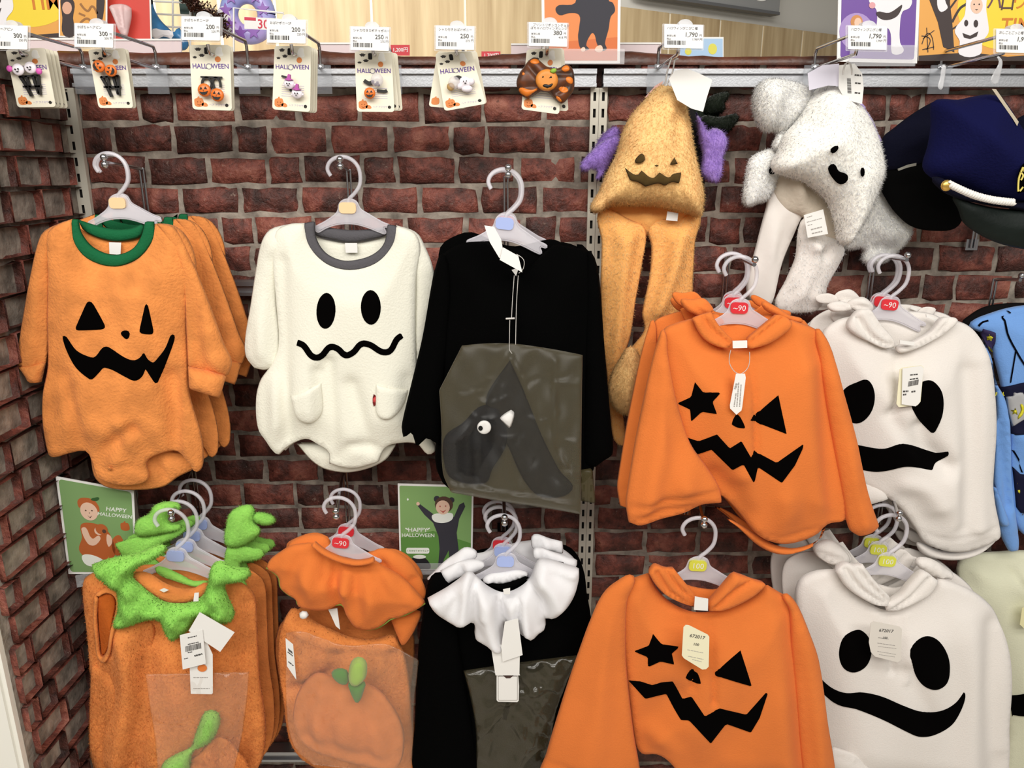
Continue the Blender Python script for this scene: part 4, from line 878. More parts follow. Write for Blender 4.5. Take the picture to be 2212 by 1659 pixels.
# ---- blue police shirt, cut by the right edge
CA = (1940, 560, .24113); CB = (1940, 900, .24113)
bl = mat('sky_blue_cotton', '#6f9ddd', .85, bump=.2, bscale=350, sheen=.2, spec=.2)
nv = mat('navy_print_cotton', '#10112c', .85, spec=.2)
g = Goods('police_shirt', 'light blue toy police shirt with navy chest band and badge, cut by the right edge', 'costume', (1100, 400), -.085, -.08, CA)
g.part('collar_back', [(570, 580), (640, 500), (760, 430), (900, 400), (1100, 390), (1300, 420), (1300, 700), (700, 700)], mat('black_collar', '#0c090a', .9, spec=.15), -.03, .008, .015)
body = g.part('body', [(632, 600), (680, 540), (800, 490), (960, 440), (1128, 412), (1500, 400), (1700, 600), (1700, 2400), (1200, 2500), (1020, 2300), (980, 1500), (930, 1200), (860, 900), (800, 700)], bl, 0, .03, .06, .012, noise=(.002, .16, .4), folds=[([(640, 590), (780, 540), (960, 500), (1128, 470)], .004, -.004), ([(1000, 1560), (1100, 1600), (1128, 1700)], .012, .01)], step=.009)
g.part('sleeve', [(760, 760), (830, 860), (880, 1100), (960, 1250), (990, 1420), (1000, 1600), (1010, 1900), (1040, 2240), (1080, 2500), (1076, 2610, 1), (990, 2616, 1), (930, 2500), (870, 2300), (850, 2000), (870, 1700), (880, 1300), (840, 1000)], bl, .004, .024, .03, .012, noise=(.003, .05, .3), folds=[([(900, 1450), (930, 1800), (980, 2200)], .008, -.014), ([(960, 1450), (1000, 1900), (1040, 2400)], .008, .006)], step=.007)
g.part('sleeve', [(850, 2000), (900, 2100), (990, 2340), (980, 2380), (920, 2390), (880, 2260)], bl, .020, .012, .012)
def prn(nm, pts, m, sm=False, lift=.0012, lab=None, par=None, T=.0016): return g.on(nm, pts, body, m, T, smooth=sm, step=.005, lift=lift, rim=.002, label=lab, parent=par)
prn('seam', stroke([(918, 500), (950, 560), (980, 680), (1040, 800), (1140, 960), (1250, 1060)], 18), nv, lift=.0015); prn('seam', stroke([(1048, 810), (1000, 1110)], 14), nv, lift=.0015); prn('seam', stroke([(690, 590), (730, 555), (790, 538)], 16), nv, lift=.0015); prn('seam', stroke([(950, 448), (990, 480)], 12), nv, lift=.0015); prn('seam', stroke([(1000, 1690), (1050, 1780), (1106, 1910)], 14), nv, lift=.0015)
prn('chest_band', [(900, 1140), (1128, 1098), (1400, 1090), (1400, 1560), (980, 1550), (960, 1300)], nv, T=.003)
prn('belt', [(1000, 1840), (1060, 1900), (1200, 1930), (1400, 1920), (1400, 2280), (1080, 2260), (1030, 2200)], nv, T=.003)
pt = prn('shoulder_patch', [(738, 614), (860, 650), (836, 740), (822, 848), (790, 800), (716, 660)], mat('purple_patch', '#2a1f4c', .8), lift=.006)
yel = mat('yellow_print', '#d8d02f', .7)
def star(cx, cy, r, k=.42, rot=-90): return [(cx+(r if i % 2 == 0 else r*k)*math.cos(R(rot+36*i)), cy+(r if i % 2 == 0 else r*k)*math.sin(R(rot+36*i))) for i in range(10)]
prn('star', star(790, 695, 34), yel, lift=.010, par=pt.o); prn('stripe', [(780, 762), (826, 810), (822, 830), (790, 796)], yel, lift=.010, par=pt.o)
sh = prn('badge', [(940, 1216), (990, 1200), (1012, 1178), (1046, 1192), (1100, 1180), (1128, 1230), (1240, 1250), (1250, 1380), (1130, 1420), (990, 1482), (960, 1350)], mat('silver_badge', '#a9a9ab', .5), lift=.004, lab='grey shield badge')
prn('star', star(1004, 1340, 36), yel, lift=.0062, par=sh.o)
prn('laurel', stroke([(1040, 1415), (1080, 1380), (1096, 1330), (1076, 1280)], 30, True), yel, lift=.0062, par=sh.o)
mb = MB(); q = g.uv((955, 1256), .04); hh = float(body.front(np.array([q]))[0]); mb.text('POLICE', .0095, q[0], q[1], -(hh+.0075), 'LEFT', .06, 1, .02); mb.build('lettering', yel, sh.o)
prn('buckle', [(1030, 1975), (1044, 1965), (1072, 2080), (1036, 2084)], yel, lift=.004)
for k in range(4): prn('stripe', [(1052+k*8, 2145+k*38), (1080+k*8, 2138+k*38), (1090+k*9, 2162+k*38), (1060+k*9, 2170+k*38)], mat('grey_stripe', '#9aa0ac', .7), lift=.004)
display_hook(2205, 600, -.09, 'chrome hook behind the blue police shirt at the right edge', .14, 1)

# ---- lower row: green collared vest
C13 = (100, 1000, .39735)
v_pl = mat('rust_orange_plush', '#de8746', .92, bump=.5, bscale=180, var=.14, vscale=26, sheen=.05, spec=.12)
lime = mat('lime_plush', '#96d660', .92, bump=.5, bscale=160, var=.12, vscale=30, sheen=.05, spec=.12)
furry(v_pl, '#e48f50', var=.1); furry(lime, '#a2e06c', var=.1)
g = Goods('pumpkin_vest', 'orange plush vest with lime leaf collar and white tags, front one at lower left', 'costume', (690, 260), -.262, .12, C13, 'lime collared pumpkin vests')
g.part('back_panel', [(300, 640), (480, 560), (700, 560), (900, 600), (1000, 680), (900, 860), (500, 860)], v_pl, -.028, .012, .03)
body = g.part('body', [(214, 620), (202, 660), (206, 760), (222, 900), (240, 1090), (250, 1180), (240, 1340), (236, 1480), (250, 1600), (290, 1680), (420, 1730), (800, 1760), (1080, 1720), (1170, 1620), (1194, 1420), (1160, 1150), (1148, 900), (1134, 720), (1080, 660), (1000, 640), (880, 740), (720, 790), (560, 760), (430, 640), (320, 580)], v_pl, 0, .038, .06, .014, noise=(.004, .14, .4), folds=[([(580, 900), (560, 1150), (490, 1600)], .02, -.012), ([(480, 900), (500, 1200), (420, 1560)], .03, .012), ([(1110, 750), (1100, 1100), (1080, 1600)], .016, -.010), ([(265, 1100), (320, 1090), (360, 1010)], .010, .005)], step=.007)
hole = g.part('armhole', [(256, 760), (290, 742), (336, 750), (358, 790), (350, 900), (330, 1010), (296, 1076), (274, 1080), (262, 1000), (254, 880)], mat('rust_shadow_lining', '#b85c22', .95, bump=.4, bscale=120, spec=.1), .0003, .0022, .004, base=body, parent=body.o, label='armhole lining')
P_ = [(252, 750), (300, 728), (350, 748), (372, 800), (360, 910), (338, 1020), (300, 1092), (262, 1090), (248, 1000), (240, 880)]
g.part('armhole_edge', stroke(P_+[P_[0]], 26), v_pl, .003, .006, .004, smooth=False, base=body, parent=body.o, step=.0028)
plt = g.part('front_pleat', [(246, 1096), (300, 1100), (366, 1000), (400, 900), (500, 860), (586, 872), (574, 1050), (530, 1350), (492, 1660), (480, 1730), (300, 1690), (246, 1590), (234, 1440)], v_pl, .014, .022, .05, .01, noise=(.003, .1, .3), step=.008)
fur(plt.o, 7000, .004, .0010, v_pl, 14)
col = g.part('leaf_collar', [(246, 552, 1), (330, 522), (420, 502), (500, 486), (560, 462), (610, 442), (650, 450), (656, 466), (600, 510), (530, 540), (482, 580), (470, 620), (500, 650), (560, 702), (640, 752), (720, 762), (800, 752), (862, 706), (884, 640), (890, 590), (908, 548), (950, 530), (1000, 552), (1050, 566), (1100, 574), (1116, 606, 1), (1080, 628), (1020, 636), (972, 652), (990, 730), (1022, 800), (1016, 840), (984, 864, 1), (930, 850), (870, 812), (820, 828), (770, 900), (690, 958, 1), (650, 910), (634, 870), (600, 830), (520, 852), (450, 874), (372, 888, 1), (372, 850), (392, 800), (394, 730), (380, 682), (320, 640), (280, 600)], lime, .036, .022, .024, .010, noise=(.003, .05, .05), step=.006)
g.part('leaf_collar', [(590, 570), (640, 566), (740, 610), (800, 640), (880, 640), (870, 670), (800, 670), (700, 640), (620, 610)], lime, -.012, .010, .014, label='back of the lime collar')
g.part('lining_roll', [(472, 610), (490, 590), (560, 600), (640, 650), (720, 680), (800, 680), (880, 650), (870, 710), (800, 750), (720, 762), (640, 750), (560, 700), (500, 660)], v_pl, .016, .014, .016, .01)
fur(col.o, 12000, .005, .0010, lime, 3); fur(body.o, 18000, .004, .0010, v_pl, 4)
cbag = film('thin_clear_film', '#dcc0a6', .06, .12, bump=.35, bscale=30, spec=.3, gloss=.035)
g.part('bag', [(538, 1146, 1), (800, 1142), (1104, 1134, 1), (1090, 1300), (1060, 1500), (1000, 1760, 1), (610, 1760, 1), (590, 1500), (566, 1350)], cbag, .062, .004, .02, .003, noise=(.0025, .05, .06), folds=[([(580, 1350), (700, 1400), (800, 1380)], .004, .004), ([(850, 1150), (820, 1400)], .004, .003), ([(1060, 1350), (980, 1560)], .005, .004)]+crinkles(3, 580, 1160, 1060, 1650, 16, 120), step=.005)
ht = g.part('bagged_hat', [(780, 1620), (830, 1580), (880, 1520), (930, 1490), (990, 1504), (1050, 1570), (1110, 1660), (1110, 1760), (780, 1760)], v_pl, .040, .016, .03, .004, folds=[([(925, 1500), (920, 1600), (940, 1700)], .008, -.007), ([(800, 1620), (860, 1640)], .008, -.006)])
lf = g.part('bagged_leaf', [(870, 1348), (905, 1342), (942, 1366), (940, 1430), (910, 1490), (860, 1530), (800, 1560), (782, 1650), (760, 1720), (640, 1720), (630, 1640), (690, 1590), (790, 1540), (806, 1490), (830, 1420), (850, 1370)], lime, .046, .014, .015, .004)
fur(lf.o, 2500, .005, .0009, lime, 5); fur(ht.o, 4000, .005, .0009, v_pl, 6)
card(g, 'hang_tag', [(834, 810), (1024, 920), (946, 1026), (774, 912)], .072)
card(g, 'hang_tag', [(790, 950), (868, 960), (905, 1040), (906, 1250), (900, 1256), (786, 1254), (780, 1110)], .067, lab_m, [(800, 1165, 880, 1165, 4), (800, 1225, 890, 1225, 4)])
pb = g.part('print_pumpkin', ell(848, 1115, 26, 20, 14), mat('orange_print', '#dd7a35', .7), .0688, .0004, .001, smooth=False)
card(g, 'price_tag', [(726, 936), (850, 904), (868, 1090), (742, 1122)], .074, lab_m, [(770, 950, 820, 938, 5), (770, 985, 830, 972, 5), (770, 1030, 800, 1024, 5), (806, 1048, 850, 1036, 9), (750, 1064, 776, 1058, 4)], (756, 996, 842, 976, 3, 30))
g.part('tag_strip', [(806, 706), (830, 704), (828, 750), (800, 752)], lab_m, .062, .001, .001, smooth=False)
g.part('care_label', [(616, 690), (640, 680), (666, 690), (640, 702)], lab_m, .032, .001, .001, smooth=False)
for k_, (d_, t_) in enumerate(((.050, 'second lime collared pumpkin vest, behind the one with the tags'), (.080, 'third lime collared pumpkin vest from the front'), (.106, 'deepest lime collared pumpkin vest, close to the bricks'))):
    c = behind(g, d_, t_, .002*(k_+1), -.004*(k_+1), -.02*(k_+1), .25)
    for ch in list(c.children):
        if ch.name.startswith(('bag', 'hang_tag', 'price_tag', 'print_', 'tag_strip')):
            for q in list(ch.children): bpy.data.objects.remove(q)
            bpy.data.objects.remove(ch)
    if k_ == 0:
        for P in ([(350, 490), (366, 430), (436, 390), (470, 340), (566, 320), (620, 350), (566, 372), (556, 440), (626, 460), (526, 500), (386, 520)], [(884, 560), (886, 450), (916, 372), (1014, 332), (1050, 360), (1046, 428), (1086, 478), (1056, 520), (964, 572)], [(1040, 400), (1080, 376), (1160, 400), (1166, 430), (1090, 440)]):
            q = g.part('leaf_collar', P, lime, .05, .05, .024, .02, parent=c, step=.006); fur(q.o, 2500, .005, .0010, lime, 21)
for k_, (x, y, Y) in enumerate(((372, 1106, -.25), (392, 1088, -.215), (408, 1066, -.188), (424, 1042, -.162))):
    hanger(x, y, Y, 'blue', ('front', 'second', 'third', 'deepest')[k_]+' frosted hanger with blue marker in the lower left row of vests', 1.16, tilt=.06)
display_hook(370, 1112, -.27, 'chrome hook carrying the lime collared vests', .13, rod=432)

# ---- lower row: pumpkin capelet with bagged pants and hat
C14 = (560, 1020, .38536)
gt = mat('green_trim', '#7f9a3c', .9)
g = Goods('pumpkin_cape_set', 'orange ruffled cape over fuzzy pants and a bagged pumpkin hat, front one of its hook', 'costume', (500, 140), -.258, .0, C14, 'orange cape sets')
pants = g.part('pants', [(180, 764), (240, 780), (320, 840), (430, 890), (520, 925), (640, 935), (750, 910), (790, 960), (830, 1080), (850, 1250), (860, 1400), (880, 1560), (900, 1700), (700, 1760), (300, 1640), (180, 1520), (150, 1400), (134, 1250), (112, 1100), (116, 900)], v_pl, -.03, .03, .05, .014, noise=(.005, .07, .2), folds=[([(440, 1000), (400, 1100), (200, 1200)], .014, -.012), ([(160, 830), (400, 930), (760, 950)], .012, .008), ([(760, 1000), (800, 1200), (820, 1500)], .012, -.008)], step=.008)
fur(pants.o, 12000, .004, .0010, v_pl, 7)
g.part('back_ruffle', [(740, 800), (840, 780), (906, 780), (890, 850), (840, 940), (802, 968), (775, 920), (750, 860)], o_fleece, -.022, .010, .012)
g.part('cape_back', [(160, 412), (210, 368), (300, 346), (380, 358), (420, 420), (540, 470), (620, 450), (680, 426), (760, 438), (850, 500), (900, 580), (934, 660), (926, 712), (860, 700), (700, 640), (400, 620), (200, 520)], o_fleece, -.018, .014, .02, .01, folds=[([(640, 440), (700, 520)], .006, -.006), ([(870, 590), (930, 680)], .008, -.008), ([(690, 440), (720, 520)], .004, -.005)])
cp = g.part('cape', [(302, 396), (360, 452), (440, 494), (530, 516), (640, 492), (690, 520), (780, 570), (860, 640), (934, 728, 1), (900, 756), (830, 790), (780, 814), (735, 820), (700, 848), (650, 872), (590, 878), (540, 858), (490, 790), (462, 740), (440, 742), (400, 760), (350, 768), (290, 764), (220, 744), (205, 706), (150, 672), (118, 640), (106, 580), (40, 532, 1), (60, 490), (110, 450), (180, 408), (250, 398)], o_fleece, .004, .030, .04, .012, noise=(.003, .06, .3), folds=[([(450, 500), (440, 620), (462, 740)], .010, -.014), ([(370, 470), (380, 560)], .006, -.006), ([(300, 420), (220, 500), (170, 640)], .012, -.006), ([(420, 495), (416, 600)], .005, -.006), ([(500, 520), (480, 650), (540, 830)], .014, .008), ([(545, 530), (545, 640)], .004, -.005), ([(640, 520), (720, 660), (740, 800)], .014, -.005), ([(600, 510), (640, 600)], .004, -.004), ([(330, 440), (300, 600), (330, 740)], .014, .006), ([(720, 570), (840, 680)], .012, .006)], step=.006)
g.part('neck_roll', stroke([(300, 400), (360, 448), (440, 486), (530, 508), (600, 504), (645, 488)], 26), o_fleece, .030, .006, .004, .01, smooth=False, step=.003)
mb = MB(); P = smooth_poly([(40, 534), (106, 584), (120, 642), (160, 682), (205, 708), (220, 742), (290, 764), (350, 768), (430, 744), (468, 746), (500, 806), (544, 862), (594, 880), (655, 874), (702, 850), (738, 824), (830, 794), (930, 734)], False)
mb.tube([(*g.uv(p, .006), 0) for p in P] and [(g.uv(p, .006)[0], -.007, g.uv(p, .006)[1]) for p in P], .0013, 6); mb.build('edge_trim', gt, g.root, label='olive overlock trim')
g.part('care_label', [(388, 768), (438, 760), (446, 820), (454, 880), (430, 860), (408, 810)], lab_m, -.006, .0015, .002, smooth=False)
hatm = mat('orange_velour', '#e0864c', .9, bump=.3, bscale=200, var=.10, vscale=25, sheen=.05, spec=.15)
h_ = g.part('bagged_hat', [(330, 1122), (270, 1160), (220, 1230), (196, 1310), (194, 1400), (228, 1490), (320, 1560), (420, 1596), (520, 1620), (640, 1650), (740, 1668), (790, 1630), (812, 1540), (808, 1440), (780, 1360), (730, 1280), (660, 1210), (580, 1176), (480, 1180), (400, 1140)], hatm, .010, .03, .05, .006, folds=[([(330, 1160), (280, 1320), (280, 1460)], .012, -.006), ([(420, 1180), (400, 1350), (420, 1560)], .014, -.006), ([(560, 1280), (600, 1440), (620, 1600)], .014, -.006), ([(640, 1240), (740, 1400), (780, 1560)], .012, -.005), ([(240, 1460), (500, 1540), (740, 1600)], .012, -.004), ([(300, 1300), (350, 1480)], .014, .004)])
gl1, gl2 = mat('leaf_green_felt', '#3f8a35', .9, sheen=.2), mat('stem_green_felt', '#9dc456', .9, sheen=.2)
g.part('felt_leaf', [(404, 1124), (430, 1102), (480, 1102), (502, 1130), (500, 1180), (470, 1190), (420, 1160)], gl1, .036, .008, .01)
g.part('felt_leaf', [(500, 1178), (540, 1190), (592, 1172), (585, 1230), (566, 1280), (546, 1294), (522, 1260), (506, 1220)], gl1, .038, .008, .01)
g.part('felt_stem', [(508, 1080), (530, 1044), (566, 1034), (598, 1056), (606, 1090), (598, 1150), (560, 1190), (520, 1190), (500, 1160)], gl2, .042, .012, .014)
g.part('bag', [(150, 900, 1), (240, 890), (440, 960), (540, 970), (700, 960), (800, 1000), (894, 1052, 1), (870, 1300), (864, 1500), (850, 1700, 1), (300, 1640, 1), (190, 1530), (150, 1300)], cbag, .054, .003, .02, .003, noise=(.003, .05, .08), folds=[([(200, 1000), (300, 950)], .004, .004), ([(800, 1100), (830, 1400)], .005, .004), ([(150, 1270), (190, 1310)], .003, .005)]+crinkles(4, 160, 920, 850, 1620, 20, 120), step=.005)
card(g, 'price_tag', [(148, 930), (190, 964), (208, 1162), (156, 1086)], .062, lab_m, [(160, 1005, 190, 1030, 6), (164, 1060, 194, 1085, 6)], (162, 985, 186, 1004, 2, 14))
g.part('clip', ell(250, 800, 28, 24, 14), lab_m, .004, .006, .006, smooth=False)
b2 = Goods('pumpkin_cape_set', 'second orange ruffled cape, behind the front cape set', 'costume', (500, 140), -.18, .0, C14, 'orange cape sets')
b2.part('cape', [(150, 420), (220, 362), (340, 340), (400, 400), (520, 460), (640, 440), (760, 430), (860, 490), (920, 590), (880, 640), (300, 620)], o_fleece, 0, .016, .03, .01)
b2.part('pants', [(160, 800), (800, 800), (850, 1300), (860, 1700), (300, 1650), (140, 1300)], v_pl, -.004, .014, .04)
hanger(738, 1080, -.25, 'red', 'front frosted hanger with red marker carrying the orange cape set', 1.12, tilt=.10, num='~90'); hanger(750, 1062, -.175, 'red', 'rear frosted hanger with red marker above the orange cape set', 1.1, tilt=.10)
display_hook(726, 1108, -.275, 'chrome hook carrying the orange cape sets', .15, rod=752)

# ---- lower row: black costume with white ruffle
C15 = (840, 1020, .38523)
rf = mat('white_ruffle', '#e9e8ea', .85, bump=.1, bscale=250, spec=.2)
g = Goods('ruffle_costume', 'black costume with white ruffled collar, white tags and clear bag, lower middle', 'costume', (640, 190), -.245, .0, C15, 'white ruffled costumes')
g.part('body', [(400, 560), (330, 640), (370, 900), (410, 1120), (440, 1750), (1060, 1750), (1130, 1400), (1140, 900), (1112, 690), (1060, 520), (900, 480), (780, 590), (650, 650), (540, 600)], black, 0, .034, .06, .012, noise=(.004, .16, .4), step=.010)
g.part('sleeve', [(290, 560), (236, 584), (210, 660), (190, 800), (168, 950), (156, 1150), (146, 1400), (146, 1700), (300, 1740), (492, 1700), (480, 1460), (450, 1280), (420, 1110), (392, 900), (380, 700)], black, .010, .03, .05, .012, noise=(.004, .12, .4), folds=[([(400, 900), (440, 1200), (480, 1500)], .014, .006)], step=.010)
g.part('garment_bag', [(418, 1112, 1), (700, 1070), (1062, 1024, 1), (1000, 1180), (940, 1340), (880, 1700, 1), (490, 1740, 1), (488, 1460), (460, 1280)], film('dusky_bag', '#56503a', .24, .18, bump=.6, bscale=26, spec=.3, gloss=.035), .040, .012, .02, .004, noise=(.004, .05, .05), folds=[([(560, 1290), (700, 1240), (900, 1180)], .006, .006), ([(500, 1450), (640, 1320)], .006, .006), ([(600, 1400), (580, 1640)], .006, -.006), ([(700, 1350), (760, 1500), (700, 1640)], .007, .006), ([(820, 1300), (800, 1500)], .006, .005)], step=.006)
def ruffle(g, pts, fl, h, T=.02, m=rf, par=None, nm='ruffle'):
    return g.part(nm, pts, m, h, T, .018, .006, folds=fl, step=.006, parent=par, noise=(.002, .05, .2))
ruffle(g, [(214, 604), (250, 560), (310, 500), (380, 450), (430, 420), (490, 440), (490, 480), (420, 520), (330, 560)], [], -.012, .012)
ruffle(g, [(288, 552, 1), (350, 520), (430, 490), (500, 490), (540, 520), (480, 560), (420, 580), (320, 628, 1)], [([(400, 520), (420, 580)], .006, -.006)], .006, .012)
ruffle(g, [(800, 360), (830, 346), (900, 370), (974, 388, 1), (978, 440), (976, 460, 1), (900, 440), (810, 430)], [([(850, 370), (850, 440)], .006, -.006)], -.03, .012)
ruffle(g, [(810, 430), (840, 420), (950, 456), (1056, 490, 1), (1056, 540, 1), (960, 520), (860, 490), (815, 480)], [([(860, 430), (880, 490)], .006, -.006)], .0, .012)
rb = ruffle(g, [(216, 704, 1), (260, 680), (330, 640), (400, 590), (450, 552), (500, 590), (560, 640), (640, 672), (720, 650), (790, 592), (836, 490), (900, 486), (980, 510), (1066, 536, 1), (1066, 600), (1040, 680), (1000, 740), (950, 792), (900, 812), (878, 816, 1), (878, 860), (840, 888), (800, 912), (770, 890), (735, 904), (720, 860), (650, 840), (676, 966, 1), (640, 974), (580, 962), (520, 938), (482, 912), (478, 848), (430, 838), (376, 840), (300, 806), (250, 760)], [([(490, 600), (470, 720), (476, 840)], .010, -.014), ([(450, 580), (380, 700), (340, 780)], .012, -.006), ([(430, 590), (430, 700), (420, 820)], .012, .008), ([(540, 640), (560, 800), (600, 940)], .014, .012), ([(620, 680), (640, 780), (655, 860)], .008, -.016), ([(690, 670), (700, 780)], .012, .004), ([(740, 650), (750, 760), (790, 890)], .010, .012), ([(730, 680), (730, 780), (735, 880)], .006, -.012), ([(790, 610), (850, 700), (878, 810)], .008, -.012), ([(830, 540), (920, 640), (960, 720)], .014, .008), ([(840, 520), (960, 560), (1040, 600)], .01, -.005), ([(500, 620), (520, 760)], .006, .006)], .036, .026)
g.part('gathered_neck', [(524, 600), (560, 572), (640, 560), (720, 548), (776, 560), (780, 580), (720, 600), (650, 622), (570, 624), (535, 616)], rf, .012, .012, .012, folds=[([(580+k*34, 565), (592+k*34, 615)], .004, -.005) for k in range(6)], step=.005)
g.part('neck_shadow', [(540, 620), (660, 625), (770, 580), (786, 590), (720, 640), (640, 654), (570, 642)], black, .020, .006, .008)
g.part('care_label', [(640, 656), (680, 648), (680, 682), (646, 684)], lab_m, .064, .001, .001, smooth=False)
card(g, 'hang_tag', [(604, 1120), (724, 1120), (730, 1200), (728, 1280), (720, 1288), (612, 1286), (604, 1276)], .064, lab_m, [(630, 1185, 690, 1185, 3), (640, 1200, 680, 1200, 3)])
card(g, 'hang_tag', [(570, 962), (640, 968), (734, 1030), (732, 1130), (736, 1138), (598, 1138)], .068)
card(g, 'price_tag', [(650, 838), (724, 820), (750, 1024), (638, 1062), (630, 980)], .072)
g.part('print_blob', [(640, 1140), (668, 1160), (700, 1140), (700, 1134), (640, 1134)], mat('brown_print', '#4a3530', .8), .0655, .0004, .001)
mb = MB(); mb.plate([g.uv(p, .064) for p in rrect(612, 1140, 722, 1278, 6)], -.0652, .0002); fr_ = mb.build('print_frame', ink2, g.root)
mb = MB(); mb.plate([g.uv(p, .064) for p in rrect(615, 1143, 719, 1275, 5)], -.0654, .0001); mb.build('print_panel', lab_m, fr_)
b2 = Goods('ruffle_costume', 'second white ruffled black costume, deeper on the lower middle hook', 'costume', (640, 190), -.155, .0, C15, 'white ruffled costumes')
b2.part('body', [(300, 520), (240, 640), (260, 1700), (1080, 1700), (1110, 700), (1040, 440), (860, 400), (480, 440)], black, 0, .02, .05, step=.012)
ruffle(b2, [(300, 560), (400, 470), (520, 450), (800, 380), (960, 420), (1040, 520), (700, 560)], [], .014, .012)
for k_, (x, y, Y, c) in enumerate(((1092, 1118, -.252, 'blue'), (1086, 1100, -.20, 'blue'), (1082, 1088, -.16, 'red'))): hanger(x, y, Y, c, ('front frosted hanger with blue marker above the white ruffle', 'middle frosted hanger with blue marker above the white ruffle', 'deepest frosted hanger with red marker above the white ruffle')[k_], 1.16, tilt=.03)
display_hook(1090, 1122, -.275, 'chrome hook carrying the white ruffled costumes', .15, rod=1086)

# ---- lower orange poncho
C11 = (1160, 1080, .34902)
g = Goods('pumpkin_poncho', 'orange hooded poncho with winking star face, alone on the lower rack', 'poncho', (1030, 110), -.305, .0, C11)
g.part('hood_back', [(860, 480), (920, 520), (1020, 546), (1120, 548), (1180, 500), (1240, 560), (1100, 680), (960, 660), (880, 580)], o_fleece, -.022, .010, .03)
body = g.part('body', [(690, 450, 1), (600, 480), (520, 510), (480, 640), (520, 900), (560, 1200), (600, 1480), (640, 1560), (740, 1560), (800, 1590), (850, 1650), (900, 1760), (1700, 1800), (1830, 1760), (1790, 1350), (1740, 1000), (1680, 820), (1600, 630), (1500, 570), (1418, 520, 1), (1330, 600), (1200, 660), (1080, 690), (960, 690), (840, 640), (750, 560)], o_fleece, 0, .036, .065, .014, noise=(.004, .18, .5), folds=[([(965, 690), (960, 780), (940, 1100)], .004, -.004), ([(1060, 690), (1062, 900), (1064, 1180)], .0045, -.005), ([(1570, 660), (1580, 1000), (1640, 1650)], .024, -.012), ([(1500, 700), (1520, 1100), (1540, 1600)], .024, .006), ([(620, 1500), (700, 1300), (820, 1160)], .03, -.008), ([(860, 1650), (820, 1520), (700, 1400)], .02, .010)], step=.007)
g.part('sleeve', [(600, 470), (480, 510), (400, 590), (330, 740), (270, 900), (200, 1100), (130, 1320), (60, 1560), (30, 1720), (640, 1780), (636, 1660), (600, 1450), (570, 1200), (552, 1000), (550, 800), (560, 620)], o_fleece, .016, .028, .045, .014, noise=(.004, .10, .5), folds=[([(530, 640), (545, 1000), (620, 1600)], .012, .004), ([(60, 1600), (300, 1640), (640, 1650)], .005, -.003)], step=.008)
g.part('sleeve', [(1520, 580), (1600, 630), (1690, 830), (1746, 1000), (1796, 1350), (1840, 1780), (1680, 1800), (1640, 1650), (1604, 1300), (1570, 900), (1560, 680)], o_fleece, .010, .028, .045, .014, noise=(.004, .08, .4), folds=[([(1640, 800), (1720, 1200), (1760, 1600)], .014, .006)], step=.008)
g.part('hood_fold', [(690, 450, 1), (720, 412), (745, 408), (800, 430), (850, 428, 1), (900, 490), (960, 566), (980, 600), (965, 660, 1), (900, 640), (800, 590), (730, 520)], o_fleece, .026, .007, .009, .020, step=.005, folds=[([(740, 440), (820, 560), (950, 640)], .004, -.006), ([(800, 430), (870, 530), (960, 610)], .004, -.006)])
g.part('hood_fold', [(1060, 640, 1), (1130, 560), (1180, 500), (1220, 456, 1), (1290, 480), (1340, 500), (1420, 520, 1), (1360, 580), (1260, 640), (1160, 680), (1066, 690, 1)], o_fleece, .026, .007, .009, .020, step=.005, folds=[([(1090, 670), (1220, 560), (1320, 500)], .004, -.006), ([(1250, 470), (1180, 540), (1080, 640)], .003, .003)])
g.part('care_label', [(976, 596), (1058, 610), (1056, 682), (970, 676)], lab_m, .040, .002, .002, smooth=False)
face(g, body, [('star_eye', S([(718, 828), (772, 890), (886, 904), (836, 950), (850, 1020), (765, 1000), (684, 1036), (684, 972), (596, 936), (690, 900)])), ('eye', S([(1260, 928), (1332, 1156), (1088, 1084)])), ('nose', [(966, 1046), (1000, 1085), (1018, 1140, 1), (968, 1130), (918, 1104, 1), (932, 1072)]),
    ('mouth', S([(564, 1114), (640, 1120), (715, 1146), (770, 1130), (842, 1124), (900, 1226), (956, 1214), (1040, 1340), (1130, 1288), (1295, 1328), (1420, 1188), (1430, 1200), (1380, 1350), (1325, 1442), (1170, 1386), (1075, 1508), (940, 1366), (890, 1362), (800, 1206), (670, 1234)]))])
card(g, 'size_tag', [(906, 786), (920, 772), (940, 774), (1056, 832), (1066, 846), (1062, 1030), (1046, 1046), (1022, 1048), (908, 978), (896, 960)], .060, mat('cream_tag', '#efe9c8', .6), [(930, 925, 1030, 945, 3), (935, 965, 1030, 985, 3), (960, 985, 1020, 1000, 3)])
def tag_no(g, p, h, size, rot, s='672017'):
    mb = MB(); q = g.uv(p, h); mb.text(s, size, q[0], q[1], -(h+.0013), 'LEFT', rot, 1, .01); mb.build('number', ink, g.root)
tag_no(g, (944, 836), .060, .0085, -.2); tag_no(g, (966, 890), .060, .0065, -.15, '100')
hanger(1517, 1124, -.29, 'yellow', 'frosted hanger with yellow green marker carrying the lower orange poncho', 1.16, tilt=.06, num='100')
display_hook(1521, 1126, -.315, 'chrome hook carrying the lower orange poncho', .13, rod=1478)

